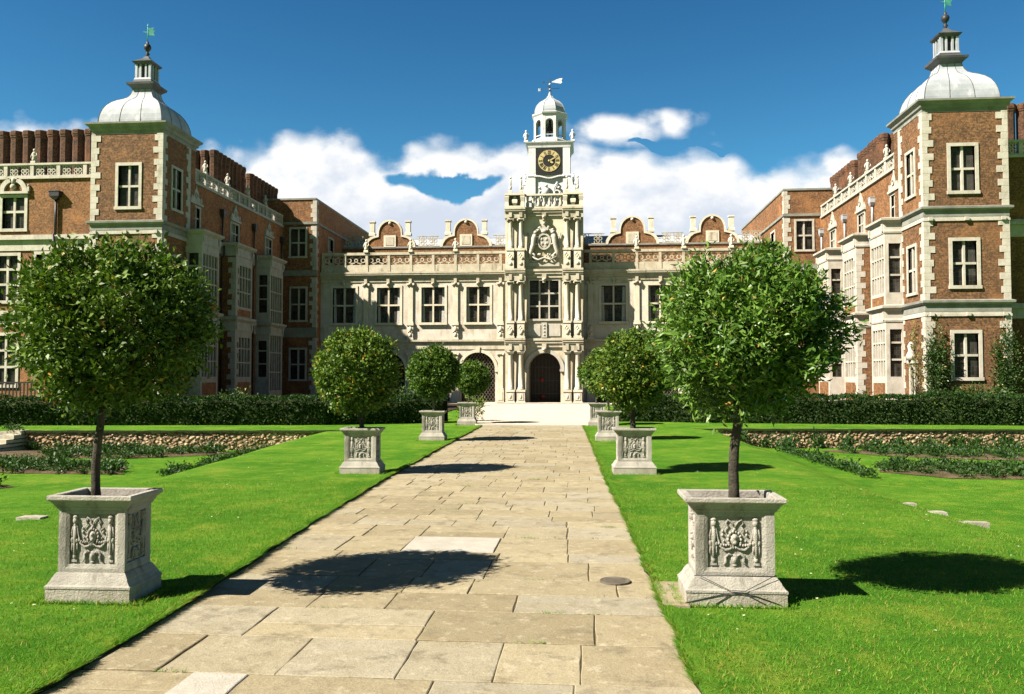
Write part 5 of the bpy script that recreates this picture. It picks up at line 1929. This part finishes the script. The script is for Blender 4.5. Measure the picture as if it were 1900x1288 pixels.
def shrub(name, label, cat, loc, rx, ry, rz, n, L, W, mat, seed, group=None, flowers=0, stems=6):
    g = np.random.default_rng(seed)
    root = tag(empty(name, loc), label, cat, group)
    k = max(3, n // 14)
    c = g.normal(size=(k, 3))
    c /= np.linalg.norm(c, axis=1, keepdims=True)
    c *= (g.random(k) ** .4)[:, None] * np.array([1 + .25 * noise.noise(Vector(q * 2) + Vector((seed, 0, 0))) for q in c])[:, None]
    p = (c[:, None, :] + g.normal(size=(k, 14, 3)) * .15).reshape(-1, 3)
    d = p + g.normal(size=p.shape) * .6 + np.array([0, -.1, .3])
    pts = p * np.array([rx, ry, rz]) + np.array([0, 0, rz])
    pts[:, 2] = np.maximum(pts[:, 2], .03)
    m_ = len(pts)
    v, f = leaf_cloud(pts, d, L * g.uniform(.7, 1.3, m_), W * g.uniform(.7, 1.3, m_), .2, g)
    mi = np.zeros(m_, np.int32)
    if flowers:
        mi[g.choice(m_, flowers, False)] = 1
    mesh_np('foliage', v, f, [mat, 'flower'], root, mi)
    if stems:
        sm_ = MB()
        rr = random.Random(seed)
        for q in range(stems):
            e_ = Vector(pts[rr.randrange(m_)])
            sm_.tube([(rr.uniform(-.05, .05) * rx * 4, 0, 0), Vector((e_.x * .5, e_.y * .5, e_.z * .5)), e_], [.02, .014, .006], 5)
        sm_.build('stem', ['bark'], root, True)
    return root


shrub('climbing_shrub', 'dark climbing rose beside the ground floor window of the sunny tower, left of it', 'climber', (18.02, 37.95, 0), .55, .3, 1.95, 2600, .11, .06, 'vine', 61, 'climbers on the sunny tower', 14)
shrub('climbing_shrub', 'dark climber at the outer corner of the sunny tower, right of the window', 'climber', (20.95, 37.95, 0), .62, .3, 1.9, 2600, .11, .06, 'vine', 62, 'climbers on the sunny tower', 10)
shrub('garden_shrub', 'bushy green shrub under the ground floor window of the sunny tower', 'shrub', (19.5, 37.2, 0), 1.5, .6, .68, 3200, .11, .06, 'vine', 63, None, 8)
shrub('garden_shrub', 'tall dark shrub in the shade past the sunny tower', 'shrub', (22.6, 38.0, 0), .9, .6, 2.2, 3600, .12, .06, 'vine', 64)
shrub('wall_climber', 'thin pale climber spreading over the inner side of the sunny tower', 'climber', (17.55, 39.0, .9), .14, .75, 1.6, 700, .09, .05, 'vine2', 65)
shrub('wall_climber', 'narrow green climber on the recessed wall between two bay windows', 'climber', (17.5, 44.0, .0), .2, .4, 1.7, 700, .1, .05, 'vine2', 66)
shrub('garden_shrub', 'leafy shrub below the nearest bay window of the sunny wing', 'shrub', (16.2, 41.5, 0), .6, .9, .55, 1400, .1, .05, 'vine', 67, None, 6)
shrub('garden_shrub', 'yellow-green shrub behind the farthest left planter', 'shrub', (-1.75, 32.0, 0), .55, .5, .55, 900, .1, .045, 'leafY', 68, None, 10)
shrub('garden_shrub', 'green shrub filling the gap between hedge and gravel on the right', 'shrub', (4.5, 33.2, 0), .9, .6, .75, 1500, .1, .05, 'hedge', 69)
shrub('garden_shrub', 'pale flowering shrub rising above the left hedge', 'shrub', (-10.5, 30.6, 0), .8, .5, .66, 900, .1, .05, 'vine', 70, None, 26)
shrub('garden_shrub', 'tall shrub in the shade between the left hedge and the stone range', 'shrub', (-4.6, 33.0, 0), 1.0, .7, .72, 1700, .1, .05, 'vine', 71, None, 12)

rl = tag(empty('garden_railing', (-25.6, 38.6, 0)), 'low dark railing below the ground floor window at the end of the shaded wing', 'railing')
rb = MB()
rb.box(-27.6, -24.2, 38.57, 38.63, 1.42, 1.5)
rb.box(-27.6, -24.2, 38.58, 38.62, .25, .31)
rb.build('rail', ['oak'], rl)
for k in range(18):
    rb = MB()
    x = -27.5 + k * .19
    rb.box(x - .03, x + .03, 38.585, 38.615, 0, 1.415)
    rb.build('baluster', ['oak'], rl)

# bedding plants in the sunken beds
bed_polys = [[(-17.5, 22.7), (-10.2, 22.6), (-7.9, 24.3), (-8.6, 24.9), (-17.5, 24.3)],
             [(-13.6, 19.6), (-11.0, 18.9), (-8.3, 18.9), (-9.2, 20.6), (-13.6, 21.2)],
             [(-14.0, 15.4), (-9.8, 15.8), (-9.3, 16.5), (-14.0, 17.2)],
             [(9.9, 26.9), (12.0, 24.9), (16.8, 23.6), (20, 23.4), (20, 25.6), (13.0, 26.6)],
             [(9.8, 21.0), (11.0, 19.8), (20, 19.5), (20, 22.2), (13.0, 22.4), (10.4, 22.8)]]


def inside(p, poly):
    r_ = False
    for (ax, ay), (bx, by) in zip(poly, poly[1:] + poly[:1]):
        if (ay > p[1]) != (by > p[1]) and p[0] < (bx - ax) * (p[1] - ay) / (by - ay) + ax:
            r_ = not r_
    return r_


for poly in bed_polys:
    bm = MB()
    cx, cy = sum(p[0] for p in poly) / len(poly), sum(p[1] for p in poly) / len(poly)
    ring = []
    for (ax, ay), (bx, by) in zip(poly, poly[1:] + poly[:1]):
        for k in range(8):
            x, y = ax + (bx - ax) * k / 8, ay + (by - ay) * k / 8
            ring.append((x + .12 * noise.noise(Vector((x, y, 0)) * 1.5), y + .12 * noise.noise(Vector((x, y, 7)) * 1.5)))
    c0 = bm.pt((cx, cy, ground_z(cx, cy) + .06))
    ii = [bm.pt((x, y, ground_z(x, y) + .012)) for x, y in ring]
    mid = [bm.pt((cx + (x - cx) * .93, cy + (y - cy) * .93, ground_z(x, y) + .05)) for x, y in ring]
    for k in range(len(ring)):
        q = (k + 1) % len(ring)
        bm.idx([ii[k], ii[q], mid[q], mid[k]], 0, True)
        bm.idx([mid[k], mid[q], c0], 0, True)
    setting(bm.build('flower_bed_ground', ['bedsoil']))

variants = []
for k in range(4):
    g = np.random.default_rng(200 + k)
    n = 130
    p = g.normal(size=(n, 3)) * np.array([.12, .12, .055]) + np.array([0, 0, .09])
    p[:, 2] = np.abs(p[:, 2]) + .02
    d = p * np.array([4, 4, 1]) + g.normal(size=(n, 3)) * .4 + np.array([0, 0, .5])
    v, f = leaf_cloud(p, d, g.uniform(.06, .11, n), g.uniform(.035, .055, n), .2, g)
    o = mesh_np('bedding_shrub', v, f, ['bed'])
    variants.append(o)
used = set()
rnd = random.Random(77)


def bedding(x, y, sc, label, group):
    k = rnd.randrange(4)
    o = variants[k]
    if k in used:
        o = o.copy()
        C.objects.link(o)
    used.add(k)
    o.location = (x, y, ground_z(x, y) + .02)
    o.rotation_euler = (0, 0, rnd.uniform(0, 6.28))
    o.scale = (sc, sc, sc * rnd.uniform(.85, 1.3))
    tag(o, label, 'plant', group)


BL = [('small dark green shrub in the sunken flower beds left of the path', 'bedding plants left of the path'),
      ('small dark green shrub in the sunken flower beds right of the path', 'bedding plants right of the path')]
spots = []
for i, poly in enumerate(bed_polys):
    xs, ys = [p[0] for p in poly], [p[1] for p in poly]
    y = min(ys) + .15
    while y < max(ys):
        x = min(xs) + .2
        while x < max(xs):
            q = (x + rnd.uniform(-.12, .12), y + rnd.uniform(-.12, .12))
            if inside(q, poly) and abs(q[0] - 2.2) < 15.5:
                spots.append((q, i >= 3))
            x += .58 if i < 3 else .62
        y += .42
for k in range(17):
    spots.append(((-6.95 - .1 * math.sin(k), 18.4 + k * .37), False))
    spots.append(((8.8 + .02 * k, 26.6 - k * .42), True))
for k in range(9):
    spots.append(((11.5 + k * .75, 27.2), True))
    spots.append(((-15.5 + k * .8, 25.0), False))
for (x, y), right in spots:
    bedding(x, y, rnd.uniform(.7, 1.15), *BL[1 if right else 0])
for k in range(13):
    x = 7.6 + k * .86 + rnd.uniform(-.2, .2)
    y = wall_y(x) - .22
    k4 = rnd.randrange(4)
    o = variants[k4].copy()
    C.objects.link(o)
    o.location = (x, y, ground_z(x, y) + .01)
    o.scale = (1.2, 1.0, rnd.uniform(1.3, 2.3))
    o.rotation_euler = (0, 0, rnd.uniform(0, 6))
    o.name = 'wall_shrub'
    tag(o, 'small upright shrub at the foot of the right flint wall', 'shrub', 'shrubs along the right flint wall')

# ================================================================== GRASS
g = np.random.default_rng(9)


def blades(xs, ys, h, wd, lean=.5, push=0.0):
    n = len(xs)
    z = np.array([ground_z(x, y) for x, y in zip(xs, ys)]) + .004
    a = g.random(n) * 6.283
    b = np.stack([xs, ys, z - .004], 1)
    sd = np.stack([np.cos(a), np.sin(a), np.zeros(n)], 1) * wd[:, None] * .5
    tip = b + np.stack([g.normal(0, lean, n) * h + push, g.normal(0, lean, n) * h, h], 1)
    v = np.stack([b - sd, b + sd, tip], 1).reshape(-1, 3)
    return v, np.arange(n * 3).reshape(-1, 3)


N = 150000
yy = 3.4 + 10.0 * g.random(N) ** 1.7
side = g.random(N) < .5
off = g.random(N) ** 1.2 * 4.6
xl = np.interp(yy, [p[0] for p in XL], [p[1] for p in XL])
xr = np.interp(yy, [p[0] for p in XR], [p[1] for p in XR])
xx = np.where(side, xl - off, xr + off)
ok = np.ones(N, bool)
for x, y, *_ in PL:
    ok &= ~((np.abs(xx - x) < .40) & (np.abs(yy - y) < .27))
ok &= ~((xx > 3.1) & (xx < 3.42) & (yy > 6.25) & (yy < 7.0))
xx, yy = xx[ok], yy[ok]
v, f = blades(xx, yy, g.uniform(.014, .034, len(xx)), g.uniform(.003, .006, len(xx)))
setting(mesh_np('grass', v, f, ['grassblade']), 'stuff')
# longer untrimmed grass along the turf edges and round the planters
ex, ey = [], []
for tab, s in ((XL, -1), (XR, 1)):
    n = 34000
    y = 3.2 + (YE - 3.4) * g.random(n) ** 1.4
    x = np.interp(y, [p[0] for p in tab], [p[1] for p in tab]) + s * (np.abs(g.normal(0, .035, n)) - .004)
    x += s * np.array([rag(interp(tab, q), q) for q in y])
    keep = np.array([noise.noise(Vector((q * 2.7, s, 3))) > -.25 for q in y])
    ex.append(x[keep])
    ey.append(y[keep])
nedge = sum(len(q) for q in ex)
for x, y, *_ in PL:
    n = 1500 if y < 10 else 500
    t = g.random(n) * 4
    e = (t % 1) * 2 - 1
    r_ = .405 + np.abs(g.normal(0, .02, n))
    k = t.astype(int)
    ex.append(x + np.where(k == 0, e * r_, np.where(k == 1, r_, np.where(k == 2, e * r_, -r_))))
    ey.append(y + .66 * np.where(k == 0, -r_, np.where(k == 1, e * r_, np.where(k == 2, r_, e * r_))))
ex, ey = np.concatenate(ex), np.concatenate(ey)
pu = np.where(np.arange(len(ex)) < nedge, np.where(ex < 1, .03, -.03), 0.0)
v, f = blades(ex, ey, g.uniform(.015, .05, len(ex)), g.uniform(.005, .010, len(ex)), .7, pu)
setting(mesh_np('edge_grass', v, f, ['grassblade']), 'stuff')
# weeds in the joints of the paving
wx_, wy_ = [], []
for k in range(60):
    y0, y1 = rows[rnd.randrange(len(rows))]
    cx = rnd.uniform(interp(XL, y0) + .1, interp(XR, y0) - .1)
    n = rnd.randrange(8, 40)
    wx_ += list(cx + g.normal(0, .07, n))
    wy_ += list(y0 + g.normal(0, .012, n))
v, f = blades(np.array(wx_), np.array(wy_), g.uniform(.012, .03, len(wx_)), g.uniform(.004, .008, len(wx_)), .7)
v[:, 2] -= .03
setting(mesh_np('weeds', v, f, ['grassblade']), 'stuff')
# daisies dotted over the turf
dv, df = [], []
rnd = random.Random(4)
dm = MB()
for k in range(150):
    y = rnd.uniform(4, 17)
    s = rnd.choice((-1, 1))
    x = interp(XL, y) - rnd.uniform(.1, 3.4) if s < 0 else interp(XR, y) + rnd.uniform(.1, 3.8)
    z = ground_z(x, y) + .03
    r_ = rnd.uniform(.006, .012)
    dm.face([(x + r_ * math.cos(a), y + r_ * math.sin(a), z + rnd.uniform(-.003, .003)) for a in (0, 1.05, 2.1, 3.14, 4.2, 5.24)], 0)
setting(dm.build('daisies', ['flower']), 'stuff')
